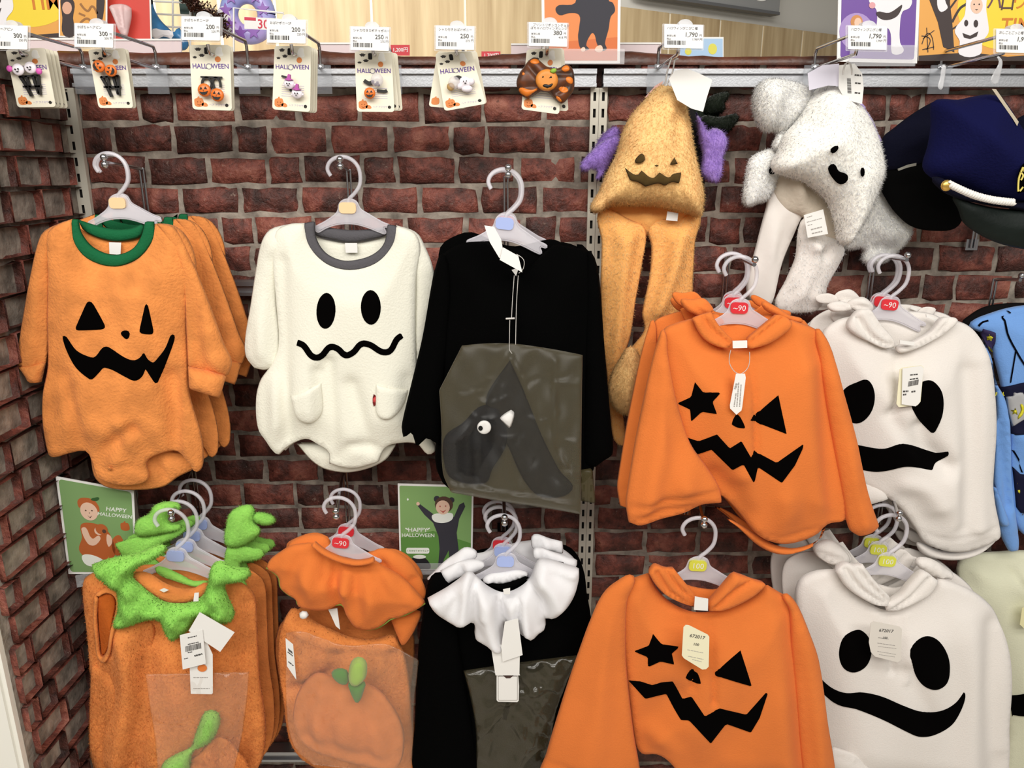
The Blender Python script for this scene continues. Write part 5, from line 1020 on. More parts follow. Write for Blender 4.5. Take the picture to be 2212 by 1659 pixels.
# ---- lower white ponchos
C12 = (1640, 1080, .34899)
g = Goods('ghost_poncho', 'white hooded poncho with big smiling mouth, front one of the lower right rack', 'poncho', (840, 90), -.215, .0, C12, 'lower white ghost ponchos')
g.part('hood_back', [(560, 400), (640, 480), (740, 520), (860, 540), (960, 480), (1060, 440), (1100, 520), (900, 640), (760, 640), (620, 560)], w_fleece, -.022, .010, .03, noise=(.003, .04, .06))
body = g.part('body', [(480, 424, 1), (330, 440), (240, 500), (220, 640), (260, 900), (300, 1200), (340, 1500), (420, 1660), (700, 1760), (1500, 1800), (1540, 1600), (1536, 1380), (1552, 1120), (1536, 920), (1476, 730), (1420, 640), (1300, 550), (1150, 492), (1106, 488, 1), (1040, 570), (920, 640), (790, 680), (700, 650), (560, 550)], w_fleece, 0, .036, .065, .012, noise=(.004, .18, .5), folds=[([(786, 680), (784, 760), (770, 1000)], .005, -.005), ([(890, 680), (880, 900), (860, 1060)], .006, .003), ([(1430, 740), (1400, 1100), (1430, 1650)], .022, -.012), ([(1480, 800), (1490, 1100), (1480, 1500)], .018, .006), ([(1280, 700), (1260, 1100), (1240, 1650)], .028, .006), ([(860, 1000), (940, 1150), (1000, 1280)], .02, -.006)], step=.007)
g.part('hem_fold', [(440, 1536), (520, 1545), (600, 1575), (650, 1630), (700, 1700), (560, 1720), (430, 1640)], w_fleece, .030, .010, .016, folds=[([(450, 1570), (560, 1590), (640, 1650)], .004, -.004)])
g.part('hood_fold', [(470, 440, 1), (500, 410), (545, 392), (600, 410), (640, 396, 1), (700, 480), (780, 570), (810, 610), (790, 660, 1), (720, 650), (620, 600), (530, 530)], w_fleece, .026, .007, .009, .020, step=.005, folds=[([(530, 420), (620, 540), (770, 640)], .004, -.006), ([(600, 420), (690, 530), (790, 620)], .004, -.006)])
g.part('hood_fold', [(790, 640, 1), (870, 590), (930, 520), (1000, 450), (1040, 448), (1080, 480), (1110, 500, 1), (1060, 580), (960, 640), (860, 680), (786, 690, 1)], w_fleece, .026, .007, .009, .020, step=.005, folds=[([(810, 680), (940, 590), (1040, 480)], .004, -.006)])
face(g, body, [('eye', [(610, 800), (660, 826), (690, 880), (694, 960), (660, 1030), (590, 1068), (530, 1050), (496, 990), (496, 910), (530, 840)]), ('eye', [(1040, 838), (1110, 870), (1164, 950), (1182, 1040), (1164, 1130), (1100, 1174), (1030, 1160), (974, 1100), (944, 1010), (944, 920), (980, 860)]),
    ('mouth', [(320, 1020, 1), (390, 1110), (460, 1166), (540, 1194), (640, 1190), (760, 1216), (900, 1276), (1010, 1310), (1120, 1306), (1210, 1260), (1276, 1180, 1), (1280, 1230), (1250, 1310), (1190, 1394), (1080, 1456), (990, 1466), (920, 1440), (760, 1360), (600, 1296), (500, 1272), (430, 1230), (340, 1130)])])
card(g, 'size_tag', [(690, 760), (706, 750), (866, 782), (882, 798), (876, 990), (856, 1004), (716, 968), (690, 940), (678, 880)], .062, mat('tag_warm_white', '#dfd9d0', .6), [(735, 850, 800, 860, 5), (730, 884, 840, 900, 4), (735, 905, 850, 918, 3), (730, 935, 850, 955, 3), (740, 955, 840, 970, 3)])
tag_no(g, (740, 804), .062, .0085, -.1); tag_no(g, (762, 850), .062, .006, -.1, '100')
rr = [behind(g, .056, 'second white smiling poncho of the lower right rack', -.006, .006), behind(g, .102, 'deepest white smiling poncho of the lower right rack', -.012, .008)]
for k_, P in enumerate(([(330, 300), (390, 250), (450, 246), (520, 300), (560, 380), (480, 400), (400, 380)], [(380, 260), (420, 250), (520, 290), (570, 360), (520, 400), (430, 400)])): 
    q = g.part('gather', P, w_fleece, -.012-.016*k_, .016, .018, .01, folds=[([(P[0][0], P[0][1]), (P[4][0], P[4][1])], .005, -.006)])
g.part('gather', [(960, 380), (1000, 352), (1080, 370), (1150, 420), (1200, 470), (1100, 480), (1020, 440)], w_fleece, -.016, .016, .018, .01, noise=(.003, .03, .03))
for k_, (x, y, Y) in enumerate(((1934, 1118, -.203), (1914, 1096, -.15), (1900, 1084, -.106))): hanger(x, y, Y, 'yellow', ('front', 'middle', 'deepest')[k_]+' frosted hanger with yellow green marker of the lower white ponchos', 1.2, tilt=.08, num='100')
display_hook(1942, 1112, -.225, 'chrome hook carrying the lower white ponchos', .12, rod=1896)

# ---- pale ghost garment at the lower right edge
g = Goods('ghost_cape', 'pale cream ghost cape cut by the right edge, below the blue police shirt', 'costume', (1640, 330), -.065, -.05, C12)
pale = mat('pale_cream_fleece', '#dcdcc2', .92, bump=.2, bscale=350, sheen=.2, spec=.15)
body = g.part('body', [(1220, 420), (1250, 360), (1330, 330), (1440, 320), (1640, 310), (1900, 330), (2050, 500), (2100, 1800), (1560, 1800), (1530, 1400), (1400, 900), (1260, 640)], pale, 0, .03, .05, .012, noise=(.006, .14, .3), folds=[([(1330, 360), (1260, 420), (1280, 520)], .012, -.008), ([(1540, 420), (1580, 480), (1660, 530)], .004, -.006)], step=.010)
g.on('mouth', [(1548, 1200, 1), (1640, 1196), (1800, 1190, 1), (1800, 1320, 1), (1640, 1336), (1544, 1320, 1)], body, black_patch, .003, rim=.003, lift=.001)
card(g, 'size_tag', [(1626, 670), (1660, 650), (1720, 660), (1720, 790), (1640, 796), (1612, 770)], .046, mat('yellow_tag', '#e6dfae', .6))

# ------------------------------------------------------------------ flat printed things: signs, price tags, cards
def quad(name, label, cat, c, Y, yaw=0., group=None, wh=(300, 490)):
    """c: four corners of the front face (upper left, upper right, lower right, lower left)"""
    g = Goods(name, label, cat, ((c[0][0]+c[1][0]+c[2][0]+c[3][0])/4, (c[0][1]+c[1][1]+c[2][1]+c[3][1])/4), Y, yaw, (0, 0, 1), group)
    C = [np.array(p, float) for p in c]
    def px(p):
        a, b = p[0]/wh[0], p[1]/wh[1]
        return tuple((C[0]*(1-a)+C[1]*a)*(1-b)+(C[3]*(1-a)+C[2]*a)*b)
    g.px = px
    q0, q1 = np.array(g.uv((0, wh[1]/2))), np.array(g.uv((wh[0], wh[1]/2))); g.unit = np.hypot(*(q1-q0))/wh[0]; g.rot = math.atan2(*(q1-q0)[::-1])
    return g
FINE = ('barcode', 'fine_lines', 'heading_pumpkin', 'rays', 'mark_face', 'tree', 'squiggle', 'figure_face', 'suit_face', 'charm_face', 'card_print')
def flat(g, name, shapes, m, h, parent=None, smooth=True, th=.0003, label=None):
    one = name in FINE; mb = MB(); first = None
    for s_ in shapes:
        P = smooth_poly(s_, True, 4) if smooth else s_
        if not one: mb = MB()
        mb.plate([g.uv(tuple(p)[:2]) for p in P], -h, th)
        if not one:
            o = mb.build(name, m, parent or g.root, label=label); first = first or o
    return first or mb.build(name, m, parent or g.root, label=label)
def words(g, name, items, m, h, parent=None):
    mb = MB()
    for t_, x, y, sz, al in items:
        q = g.uv((x, y)); mb.text(t_, sz*g.unit, q[0], q[1], -h, al, g.rot, 1, .012)
    return mb.build(name, m, parent or g.root)
paper = mat('paper_white', '#f0efec', .6); clear = film('clear_acrylic', '#f3f3f6', .22, .08, spec=.7)
clip_m = film('frosted_clip', '#eef0f4', .6, .2)
dark_ink = mat('black_print', '#3c3b3b', .7)
def circ(x, y, r, ry=None, n=14): return ell(x, y, r, ry or r, n)
YL = -.235
def price_hook(x, y, name, price, tax, label, hooklabel, cards_to=-.21, lo=40, w_=84, two=None):
    """wire hook on the rail: the upper wire holds the price tag, the lower wire the goods"""
    g = quad('price_tag', label, 'price tag', ((x, y), (x+w_, y+2), (x+w_-1, y+53), (x, y+51)), YL, 0, None, (290, 180))
    c = flat(g, 'card', [rrect(0, 0, 290, 180, 6)], paper, 0, smooth=False, th=.001)
    big = [(price, 250, 78, 44, 'RIGHT')]
    sm = [('円', 282, 82, 20, 'RIGHT'), (tax+' 円', 286, 112, 22, 'RIGHT'), ('本体価格', 18, 88, 17, 'LEFT'), ('税込', 18, 112, 16, 'LEFT')]
    if two: sm += [(two[0], 30, 20, 23, 'LEFT'), (two[1], 14, 44, 23, 'LEFT')]
    else: sm += [(name, 20, 30, 23, 'LEFT')]
    words(g, 'price', big, dark_ink, .0003, c); words(g, 'small_print', sm, mat('soft_print', '#77757a', .7), .0003, c)
    rg = random.Random(int(x*3)); X = 22; bars = []
    while X < 160:
        k = rg.choice([3, 5, 8]); bars.append([(X, 124), (X+k, 124), (X+k, 156), (X, 156)]); X += k+rg.choice([3, 4, 6])
    flat(g, 'barcode', bars, dark_ink, .0003, c, False, .0002)
    fr_ = flat(g, 'sleeve', [rrect(-12, -6, 302, 192, 8)], clear, -.0025, smooth=False, th=.0012)
    flat(g, 'cap', [[(110, -2), (115, -26), (140, -40), (180, -40), (205, -22), (212, -2)]], clip_m, -.001, th=.014, label='frosted clip cap')
    cx = g.o.x; r = empty('price_hook', (cx, -.034, z1r-.03), 0, hooklabel, 'hook')
    zt = at(0, y+8, YL).z-r.location.z; zl = .034
    b = MB(); b.tube([(0, 0, zl), (0, 0, zt-.008), (0, -.006, zt), (0, YL+.045, zt+.001), (0, YL+.037, zt-.012)], .0027, 8); b.build('tag_wire', steel, r)
    b = MB(); b.tube([(0, 0, zl), (0, -.01, zl-.004), (0, cards_to+.034, zl-.002), (0, cards_to+.030, zl+.010)], .0027, 8); b.build('goods_wire', steel, r)
    b = MB(); b.box((0, -.004, .012), (.036, .003, .046)); b.build('rail_plate', film('clear_plate', '#c9ced6', .14, .12), r)
    b = MB(); b.box((0, .002, .034), (.012, .012, .006)); b.build('saddle', steel, r)
    return g, r
tags = [(-24, 54, 'おばけヘアピン', '300', '330', 'ghost hair clips'), (161, 50, 'かぼちゃヘアピン', '300', '330', 'pumpkin hair clips'), (392, 35, 'かぼちゃポニー2P', '200', '220', 'pumpkin hair ties'), (577, 41, 'おばけポニー2P', '200', '220', 'ghost hair ties'),
        (757, 57, 'シャカ付きカボチャポニー', '250', '275', 'clear ball pumpkin ties'), (941, 55, 'シャカ付きおばけポニー', '250', '275', 'clear ball ghost ties'), (1142, 48, '', '380', '418', 'pumpkin ribbon')]
for x, y, n_, p_, t_, what in tags:
    price_hook(x, y, n_, p_, t_, 'white price tag reading '+p_+' above the '+what, 'wire rail hook carrying the '+what, two=('プリントリボンコンチョか', 'ぼちゃハロウィンオレンジ') if not n_ else None)
price_hook(1435, 52, 'ハロウィンぴこぴこ帽', '1,790', '1,969', 'white price tag reading 1,790 above the golden pumpkin hat', 'wire rail hook carrying the pumpkin hats', -.20)
price_hook(1832, 55, 'ハロウィンぴこぴこ帽', '1,790', '1,969', 'white price tag reading 1,790 in front of the purple sign', 'wire rail hook carrying the ghost hats', -.20)
price_hook(2152, 62, 'おしごとごっこ帽子', '1,990', '2,189', 'white price tag cut by the right edge, above the police caps', 'wire rail hook carrying the police caps', -.21)

# hair accessory cards
cream = mat('cream_card', '#ece6d2', .55); purple = mat('purple_print', '#5d3f8f', .6); bat = mat('bat_print', '#2b2622', .7); pk = mat('pumpkin_print', '#d98345', .6); pale_p = mat('pale_purple_print', '#c3bbd2', .7); clr = mat('grey_green_edge', '#cfd2bd', .5)
hot = mat('charm_orange', '#e5752a', .35); wht = mat('charm_white', '#f0e9f0', .4); blk = mat('charm_black', '#120f0e', .5); mag = mat('charm_magenta', '#b24ba0', .5)
bead = film('clear_bead', '#e8e4ea', .35, .05)
def batpts(x, y, k): return [(x+a*k, y+b*k) for a, b in ((-20, -6), (-10, -8), (-4, -14), (0, -9), (4, -14), (10, -8), (20, -6), (12, 2), (8, 8), (0, 5), (-8, 8), (-12, 2))]
def pump(x, y, k): return [(x+a*k, y+b*k) for a, b in ((-26, 0), (-24, -18), (-8, -26), (-3, -34), (4, -32), (3, -26), (18, -24), (26, -4), (24, 16), (8, 24), (-12, 24), (-24, 16))]
def jack(g, x, y, r, h, parent, m=None, rot=0):
    c_ = math.cos(rot); s_ = math.sin(rot)
    T = lambda P: [(x+(a*c_-b*s_)*r, y+(a*s_+b*c_)*r) for a, b in P]
    q = g.uv((x, y)); R_ = r*g.unit
    mb = MB(); mb.ball((q[0], -h-R_*.25, q[1]), R_, 16, (1, .42, .95)); o = mb.build('pumpkin_charm', m or hot, parent)
    hh = h+R_*.25+R_*.44
    flat(g, 'charm_face', [T([(-.55, -.1), (-.3, -.5), (-.12, -.1)]), T([(.12, -.1), (.34, -.5), (.55, -.1)]), T([(-.1, .1), (0, -.05), (.1, .1)]), T([(-.65, .2), (-.2, .34), (0, .26), (.2, .34), (.65, .2), (.4, .62), (0, .74), (-.4, .62)])], blk, hh, o, False, .0025)
    return o
def make_card(c, Y, label, yaw=0., plain=False, group=None, nm='accessory_card'):
    g = quad(nm, label, 'hair accessory', c, Y, yaw, group)
    b = flat(g, 'backing_card', [rrect(0, 0, 300, 490, 24)], cream, 0, smooth=False, th=.0012)
    if plain:
        flat(g, 'card_print', [circ(265, 455, 14)], bat, .0003, b, False, .0002); flat(g, 'pumpkin_mark', [pump(48, 440, 1.25)], pk, .0003, b)
        return g
    flat(g, 'bats', [batpts(62, 36, 1.3), batpts(88, 82, 1.2), batpts(36, 96, .9)], bat, .0003, b, False, .0002)
    flat(g, 'hang_hole', [rrect(108, 18, 140, 70, 10)], dark_m, .0003, b, False, .0002)
    flat(g, 'ghost_mark', [[(196, 30), (212, 14), (236, 20), (240, 50), (246, 80), (214, 84), (190, 70)]], mat('ghost_print', '#f8f7f0', .6), .0003, b)
    flat(g, 'orange_mark', [circ(206, 108, 22)], pk, .0004, b, False, .0002)
    words(g, 'heading', [('HALL', 14, 162, 47, 'LEFT'), ('WEEN', 288, 162, 47, 'RIGHT')], purple, .0004, b)
    flat(g, 'heading_pumpkin', [circ(138+math.cos(t)*20, 162+math.sin(t)*20, 4, 4, 6) for t in np.linspace(0, 6.0, 16)], mat('grey_purple_print', '#8d8898', .7), .0004, b, False, .0002)
    pm = flat(g, 'pumpkin_mark', [pump(52, 436, 1.35), [(70, 452), (90, 436), (112, 444), (116, 462), (90, 466)]], pk, .0003, b)
    flat(g, 'mark_face', [circ(42, 432, 4, 5, 8), circ(64, 432, 4, 5, 8), [(38, 446), (53, 454), (68, 446), (66, 452), (53, 460), (40, 452)]], mat('brown_mark', '#9c4f1c', .7), .0006, pm, False, .0002)
    words(g, 'small_print', [('ヘア アクセサリー', 130, 452, 19, 'LEFT')], pale_p, .0003, b)
    flat(g, 'mesh_mark', [circ(262, 452, 13)], bat, .0003, b, False, .0002)
    flat(g, 'fine_lines', [[(70, 300+k*16), (250, 300+k*16), (250, 303+k*16), (70, 303+k*16)] for k in range(6)], pale_p, .0003, b, False, .0002)
    return g
def stackup(g, n, dY, label, group, dx=0, c=None, Y=0, yaw=0):
    """more of the same cards on the wire behind"""
    p = make_card(c, Y+dY, label.replace('accessory card', ('next ' if n > 1 else '')+'accessory card'), yaw, True, group)
    for k in range(1, n):
        q = copy_tree(p.root); q.location = p.o+Vector((dx*k, dY*k, 0)); q['label'] = label.replace('accessory card', (('last', '') if k == n-1 else ('third', 'fourth'))[0 if k < 2 or k == n-1 else 1]+' accessory card')
CY_ = -.195
# 1 ghost clips
c = ((12, 107), (97, 103), (121, 231), (38, 232))
g = make_card(c, CY_, 'cream hair accessory card with two white ghosts on black clips, at the far left')
def clipcomb(g):
    h = .006
    def bar(p, w_): return stroke(p, w_)
    return flat(g, 'hair_clip', [bar([(80, 230), (110, 300), (140, 400)], 22), bar([(128, 230), (140, 310), (150, 330)], 20), bar([(180, 230), (190, 310), (200, 380)], 20), bar([(222, 230), (214, 310), (206, 390)], 20), bar([(90, 320), (230, 320)], 16), bar([(80, 236), (226, 228)], 16)], blk, h, g.root, False, .004)
cc = clipcomb(g)
for x, y in ((95, 180), (190, 168)):
    q = g.uv((x, y)); mb = MB(); mb.ball((q[0], -.010, q[1]), 46*g.unit, 16, (1, .4, .95)); o = mb.build('ghost_charm', wht, g.root)
    flat(g, 'charm_face', [circ(x-10, y, 5, 6, 8), circ(x+12, y-3, 5, 6, 8), [(x-10, y+14), (x+2, y+18), (x+14, y+12), (x+2, y+24)]], blk, .0155, o, False, .002)
for x, y in ((30, 170), (250, 200)):
    q = g.uv((x, y)); mb = MB(); mb.ball((q[0], -.010, q[1]), 24*g.unit, 12, (1, .5, 1)); mb.build('bow', mat('charm_pink', '#d65ab0', .5), g.root)
stackup(g, 4, .011, 'cream accessory card stacked behind the ghost clip card at the far left', 'cards behind the ghost clips', c=c, Y=CY_)
# 2 pumpkin clips
c = ((190, 107), (270, 104), (288, 233), (213, 233))
g = make_card(c, CY_, 'cream hair accessory card with two orange jack faces on black clips')
clipcomb(g); jack(g, 92, 150, 52, .008, g.root, rot=1.2); jack(g, 190, 190, 50, .010, g.root, rot=-1.2)
stackup(g, 2, .010, 'cream accessory card stacked behind the pumpkin clip card', 'cards behind the pumpkin clips', c=c, Y=CY_)
# 3 pumpkin ties
c = ((409, 97), (497, 97), (501, 239), (416, 236))
g = make_card(c, CY_, 'cream hair accessory card with two jack pumpkins on black elastic')
flat(g, 'elastic', [stroke([(90, 320), (94, 270), (130, 250), (160, 290), (150, 330)], 15), stroke([(180, 330), (170, 280), (190, 250), (220, 270), (226, 320)], 15), stroke([(80, 244), (240, 246)], 12)], blk, .005, g.root, False, .003)
jack(g, 112, 345, 50, .006, g.root, rot=-.1); jack(g, 212, 380, 50, .008, g.root, rot=.1)
stackup(g, 2, .012, 'cream accessory card stacked behind the pumpkin elastic card', 'cards behind the pumpkin ties', c=c, Y=CY_)
# 4 ghost ties
c = ((593, 99), (672, 99), (670, 242), (588, 236))
g = make_card(c, CY_, 'cream hair accessory card with white ghosts in purple witch hats')
for x, y, k in ((140, 290, 46), (205, 360, 46)):
    q = g.uv((x, y)); mb = MB(); mb.ball((q[0], -.008, q[1]), k*g.unit, 14, (1, .45, .9)); mb.ball((q[0]-k*g.unit*.8, -.008, q[1]-k*g.unit*.2), k*g.unit*.35, 10, (1, .5, .6)); mb.ball((q[0]+k*g.unit*.85, -.008, q[1]-k*g.unit*.2), k*g.unit*.35, 10, (1, .5, .6)); o = mb.build('ghost_charm', wht, g.root)
    flat(g, 'charm_face', [circ(x-10, y+2, 4, 6, 8), circ(x+10, y+2, 4, 6, 8), [(x-8, y+14), (x+8, y+14), (x, y+22)]], blk, .015, o, False, .002)
    flat(g, 'witch_hat', [[(x-34, y-30), (x-14, y-36), (x-2, y-70), (x+14, y-66), (x+16, y-36), (x+36, y-28), (x, y-20)]], mag, .014, o, False, .006)
flat(g, 'elastic', [stroke([(70, 232), (110, 240)], 14), stroke([(140, 330), (170, 350), (200, 300)], 16)], blk, .004, g.root, False, .003)
stackup(g, 4, .010, 'cream accessory card stacked behind the ghost hat card', 'cards behind the ghost ties', dx=.001, c=c, Y=CY_)
# 5 clear ball pumpkin
c = ((766, 110), (846, 110), (852, 242), (771, 241))
g = make_card(c, CY_, 'cream hair accessory card with a clear ball and one pumpkin charm')
q = g.uv((180, 240)); mb = MB(); mb.ball((q[0], -.010, q[1]), 52*g.unit, 18, (1, .7, 1)); o = mb.build('clear_ball', bead, g.root)
mb = MB()
for k in range(5): mb.ball((q[0]+random.uniform(-.007, .007), -.010, q[1]+random.uniform(-.008, .004)), .0022, 8)
mb.build('beads', mat('bead_mix', '#6a5b78', .4), o)
jack(g, 118, 345, 46, .008, g.root); flat(g, 'elastic', [stroke([(70, 240), (110, 262), (140, 250)], 30), stroke([(170, 320), (230, 326), (250, 318)], 22)], blk, .004, g.root, False, .004)
stackup(g, 2, .012, 'cream accessory card stacked behind the clear ball pumpkin card', 'cards behind the clear ball pumpkin', dx=.004, c=((770, 110), (850, 112), (862, 238), (785, 240)), Y=CY_)
# 6 clear ball ghost
c = ((940, 115), (1018, 110), (1050, 224), (960, 240))
stackup(None, 1, .012, 'cream accessory card tilted the other way behind the clear ball ghost card', None, c=((945, 110), (1020, 116), (1005, 236), (926, 230)), Y=CY_)
g = make_card(c, CY_-.004, 'tilted cream hair accessory card with a clear ball and a white ghost', plain=False)
q = g.uv((110, 270)); mb = MB(); mb.ball((q[0], -.010, q[1]), 46*g.unit, 16, (1, .7, 1)); mb.build('clear_ball', bead, g.root)
q = g.uv((78, 300)); mb = MB(); mb.ball((q[0], -.008, q[1]), 30*g.unit, 12, (1, .6, 1)); mb.build('tan_charm', mat('charm_tan', '#b6925a', .4), g.root)
q = g.uv((190, 280)); mb = MB(); mb.ball((q[0], -.009, q[1]), 46*g.unit, 14, (1, .5, .95)); mb.ball((q[0]-.008, -.009, q[1]-.005), .005, 10); mb.ball((q[0]+.010, -.009, q[1]+.001), .005, 10); mb.ball((q[0]+.003, -.009, q[1]-.009), .0065, 10, (1.4, .8, .8)); o = mb.build('ghost_charm', wht, g.root)
flat(g, 'charm_face', [circ(182, 272, 4, 5, 8), circ(204, 272, 4, 5, 8), [(184, 288), (192, 286), (202, 290), (192, 298)]], blk, .0165, o, False, .002)
flat(g, 'elastic', [stroke([(120, 226), (150, 222), (170, 240)], 26)], blk, .004, g.root, False, .004)
stackup(None, 1, .022, 'cream accessory card showing at the right behind the clear ball ghost card', None, c=((955, 112), (1030, 110), (1052, 224), (968, 236)), Y=CY_)
# 7 ribbon
c = ((1138, 107), (1214, 104), (1208, 247), (1126, 236))
g = make_card(c, CY_, 'cream hair accessory card carrying a big black and orange jack pumpkin ribbon')
g.fr = (540, 0, .33454); g.px = lambda p: (g.fr[0]+p[0]*g.fr[2], g.fr[1]+p[1]*g.fr[2])
rbm = mat('ribbon_black', '#33241a', .45, var=.5, vscale=60, alt='#6b3512'); rbo = mat('ribbon_orange', '#e07a22', .45)
rb_ = g.part('ribbon', [(1800, 390), (1840, 370), (1880, 400), (1920, 430), (1990, 440), (2040, 415), (2080, 440), (2095, 500), (2090, 580), (2050, 640), (2010, 670), (1965, 640), (1930, 600), (1880, 590), (1830, 620), (1780, 635), (1740, 590), (1720, 540), (1735, 480), (1770, 430)], rbm, .006, .012, .012, .003, folds=[([(1790, 420), (1860, 500)], .004, -.004), ([(1960, 480), (2060, 480)], .004, -.004), ([(1740, 570), (1850, 560)], .004, -.003), ([(1980, 600), (2040, 560)], .004, -.004)], step=.003)
for P in ([(1806, 400), (1840, 376), (1872, 396), (1850, 416)], [(2010, 440), (2050, 420), (2066, 450), (2030, 468)], [(2040, 500), (2080, 500), (2084, 540), (2050, 536)], [(1736, 570), (1820, 580), (1860, 570), (1830, 600), (1780, 626)], [(1990, 570), (2040, 560), (2056, 590), (2020, 600)], [(1976, 620), (2010, 640), (2012, 664), (1985, 650)], [(1756, 470), (1772, 462), (1776, 480), (1760, 490)]): g.on('ribbon_print', P, rb_, rbo, .0012, step=.003, rim=.001)
jo = g.part('pumpkin_disc', ell(1917, 517, 74, 72, 26), mat('disc_orange', '#dd8a35', .5), .020, .006, .006, .003, smooth=False, step=.003)
for P in (S([(1882, 505), (1890, 484), (1908, 502)]), S([(1925, 508), (1944, 484), (1956, 504)]), S([(1908, 524), (1918, 514), (1924, 524)]), S([(1868, 532), (1890, 546), (1908, 540), (1930, 546), (1966, 528), (1950, 560), (1920, 572), (1890, 560)])): g.on('disc_face', P, jo, blk, .0016, smooth=False, step=.003, rim=.001)
g.part('felt_leaf', [(1936, 462), (1958, 440), (1980, 446), (1978, 464), (1956, 474)], mat('leaf_lime', '#8fb63f', .7), .026, .003, .003, step=.003)
stackup(None, 1, .012, 'cream accessory card behind the big ribbon card', None, c=((1142, 106), (1218, 104), (1228, 240), (1146, 236)), Y=CY_)
# loose hang tabs on the cap hook
for x0, P, Y in ((0, [(1816, 318), (1830, 330), (1826, 360), (1816, 420), (1808, 440), (1794, 438), (1788, 424), (1800, 380), (1806, 340)], -.06), (1, [(2076, 268), (2092, 280), (2106, 300), (2100, 350), (2084, 408), (2066, 416), (2048, 404), (2056, 370), (2084, 320), (2088, 300)], -.15)):
    g = Goods('hang_loop', ('clear plastic hang loop on the cap hook, near the rail', 'clear plastic hang loop near the tip of the cap hook')[x0], 'hang loop', P[0], Y, 0, (1240, 0, .43942))
    g.part('loop', P, film('clear_loop', '#f2f3f6', .55, .1), 0, .0012, .001, smooth=True, step=.004)
display_hook(2140, 480, -.06, 'chrome rod behind the police caps', .05, 1)

# ------------------------------------------------------------------ green photo signs between the garments
skin = mat('skin_print', '#e8c3ab', .7); skin2 = mat('skin_shade_print', '#d9a98e', .7)
grn = mat('green_print', '#7fa368', .5); grn2 = mat('green_dark_print', '#5f8f45', .5); rust = mat('rust_print', '#b8602c', .6); hair = mat('hair_print', '#54392c', .7); charc = mat('charcoal_print', '#33323b', .7)
tx = mat('print_white', '#eef2ea', .6); lip = mat('lip_print', '#b4584e', .7)
def sign(c, Y, yaw, label, wh, border=10):
    g = quad('photo_sign', label, 'sign', c, Y, yaw, None, wh)
    b = flat(g, 'board', [[(0, 0), (wh[0], 0), (wh[0], wh[1]), (0, wh[1])]], paper, 0, smooth=False, th=.002)
    return g, b
g, b = sign(((120, 1029), (289, 1060), (297, 1136+104), (148, 1240)), -.215, .30, 'green photo sign of a sitting baby in a pumpkin suit, by the left wall', (430, 540))
bg = flat(g, 'photo', [rrect(14, 12, 416, 528, 20)], grn, .0004, b, False)
flat(g, 'figure_suit', [[(110, 260), (150, 240), (230, 250), (280, 300), (300, 420), (240, 450), (120, 440), (84, 400), (110, 330)], [(108, 120), (140, 96), (200, 100), (228, 140), (220, 170), (200, 130), (150, 126), (120, 160)]], rust, .0008, bg)
flat(g, 'figure_skin', [circ(168, 172, 50, 52, 18), [(112, 280), (140, 270), (170, 330), (210, 310), (220, 330), (180, 370), (140, 360)], [(260, 300), (284, 310), (286, 350), (262, 370)], circ(214, 282, 26, 24)], skin, .0011, bg)
flat(g, 'figure_face', [circ(150, 168, 5, 4, 8), circ(186, 164, 5, 4, 8), [(158, 196), (170, 204), (184, 194), (172, 210)], [(166, 178), (174, 178), (170, 184)]], hair, .0014, bg, False)
flat(g, 'figure_bun', [circ(232, 270, 36, 32, 14)], rust, .0013, bg, False); flat(g, 'bun_hole', [circ(246, 280, 12, 12, 10)], hair, .0016, bg, False)
flat(g, 'figure_legs', [[(96, 440), (130, 424), (200, 440), (230, 470), (190, 492), (120, 486)]], tx, .0013, bg)
flat(g, 'figure_leaf', [[(186, 98), (210, 84), (232, 80), (226, 96), (204, 104)]], mat('leaf_print', '#2f5a2a', .7), .0012, bg)
flat(g, 'pumpkin_picture', [pump(370, 240, 1.0), [(290, 330), (340, 300), (350, 400), (300, 420)]], rust, .0008, bg)
words(g, 'heading', [('HAPPY', 325, 140, 40, 'CENTER'), ('HALLOWEEN', 316, 176, 34, 'CENTER')], tx, .0009, bg)
def stand(g, wh, label=None):
    mb = MB(); q0, q1 = g.uv((0, wh[1])), g.uv((wh[0], wh[1])); L_ = q1[0]-q0[0]; xm_ = (q0[0]+q1[0])/2; z_ = min(q0[1], q1[1])
    mb.box((xm_, -.003, z_+.004), (L_*.8, .004, .022)); mb.box((xm_, .004, z_-.006), (L_*.8, .018, .003)); 
    mb.box((xm_, .06, z_-.004), (.012, .12, .003)); return mb.build('acrylic_holder', clear, g.root)
stand(g, (430, 540))
g, b = sign(((859, 1045), (1023, 1049), (1020, 1230), (864, 1231)), -.125, 0, 'green photo sign of a child with raised arms, behind the white ruffle', (430, 480))
bg = flat(g, 'photo', [rrect(10, 10, 420, 476, 8)], mat('green_print_light', '#84ab69', .5), .0004, b, False)
flat(g, 'lower_green', [[(10, 300), (200, 260), (420, 330), (420, 474), (10, 474)]], grn2, .0006, bg, False)
flat(g, 'figure_suit', [[(110, 118), (124, 110), (200, 165), (240, 185), (320, 180), (350, 110), (376, 96), (384, 120), (350, 190), (336, 270), (350, 380), (340, 474), (300, 474), (290, 370), (262, 420), (250, 474), (226, 474), (236, 360), (230, 290), (200, 215), (150, 170)], circ(222, 80, 18), circ(306, 84, 16)], charc, .0009, bg, False)
flat(g, 'figure_hair', [circ(262, 110, 52, 46, 18)], hair, .0012, bg, False)
flat(g, 'figure_skin', [circ(256, 126, 40, 40, 18), circ(114, 108, 10)], skin, .0014, bg, False)
flat(g, 'figure_face', [circ(240, 120, 4, 4, 8), circ(272, 118, 4, 4, 8), [(238, 140), (256, 148), (276, 138), (258, 158)]], lip, .0017, bg, False)
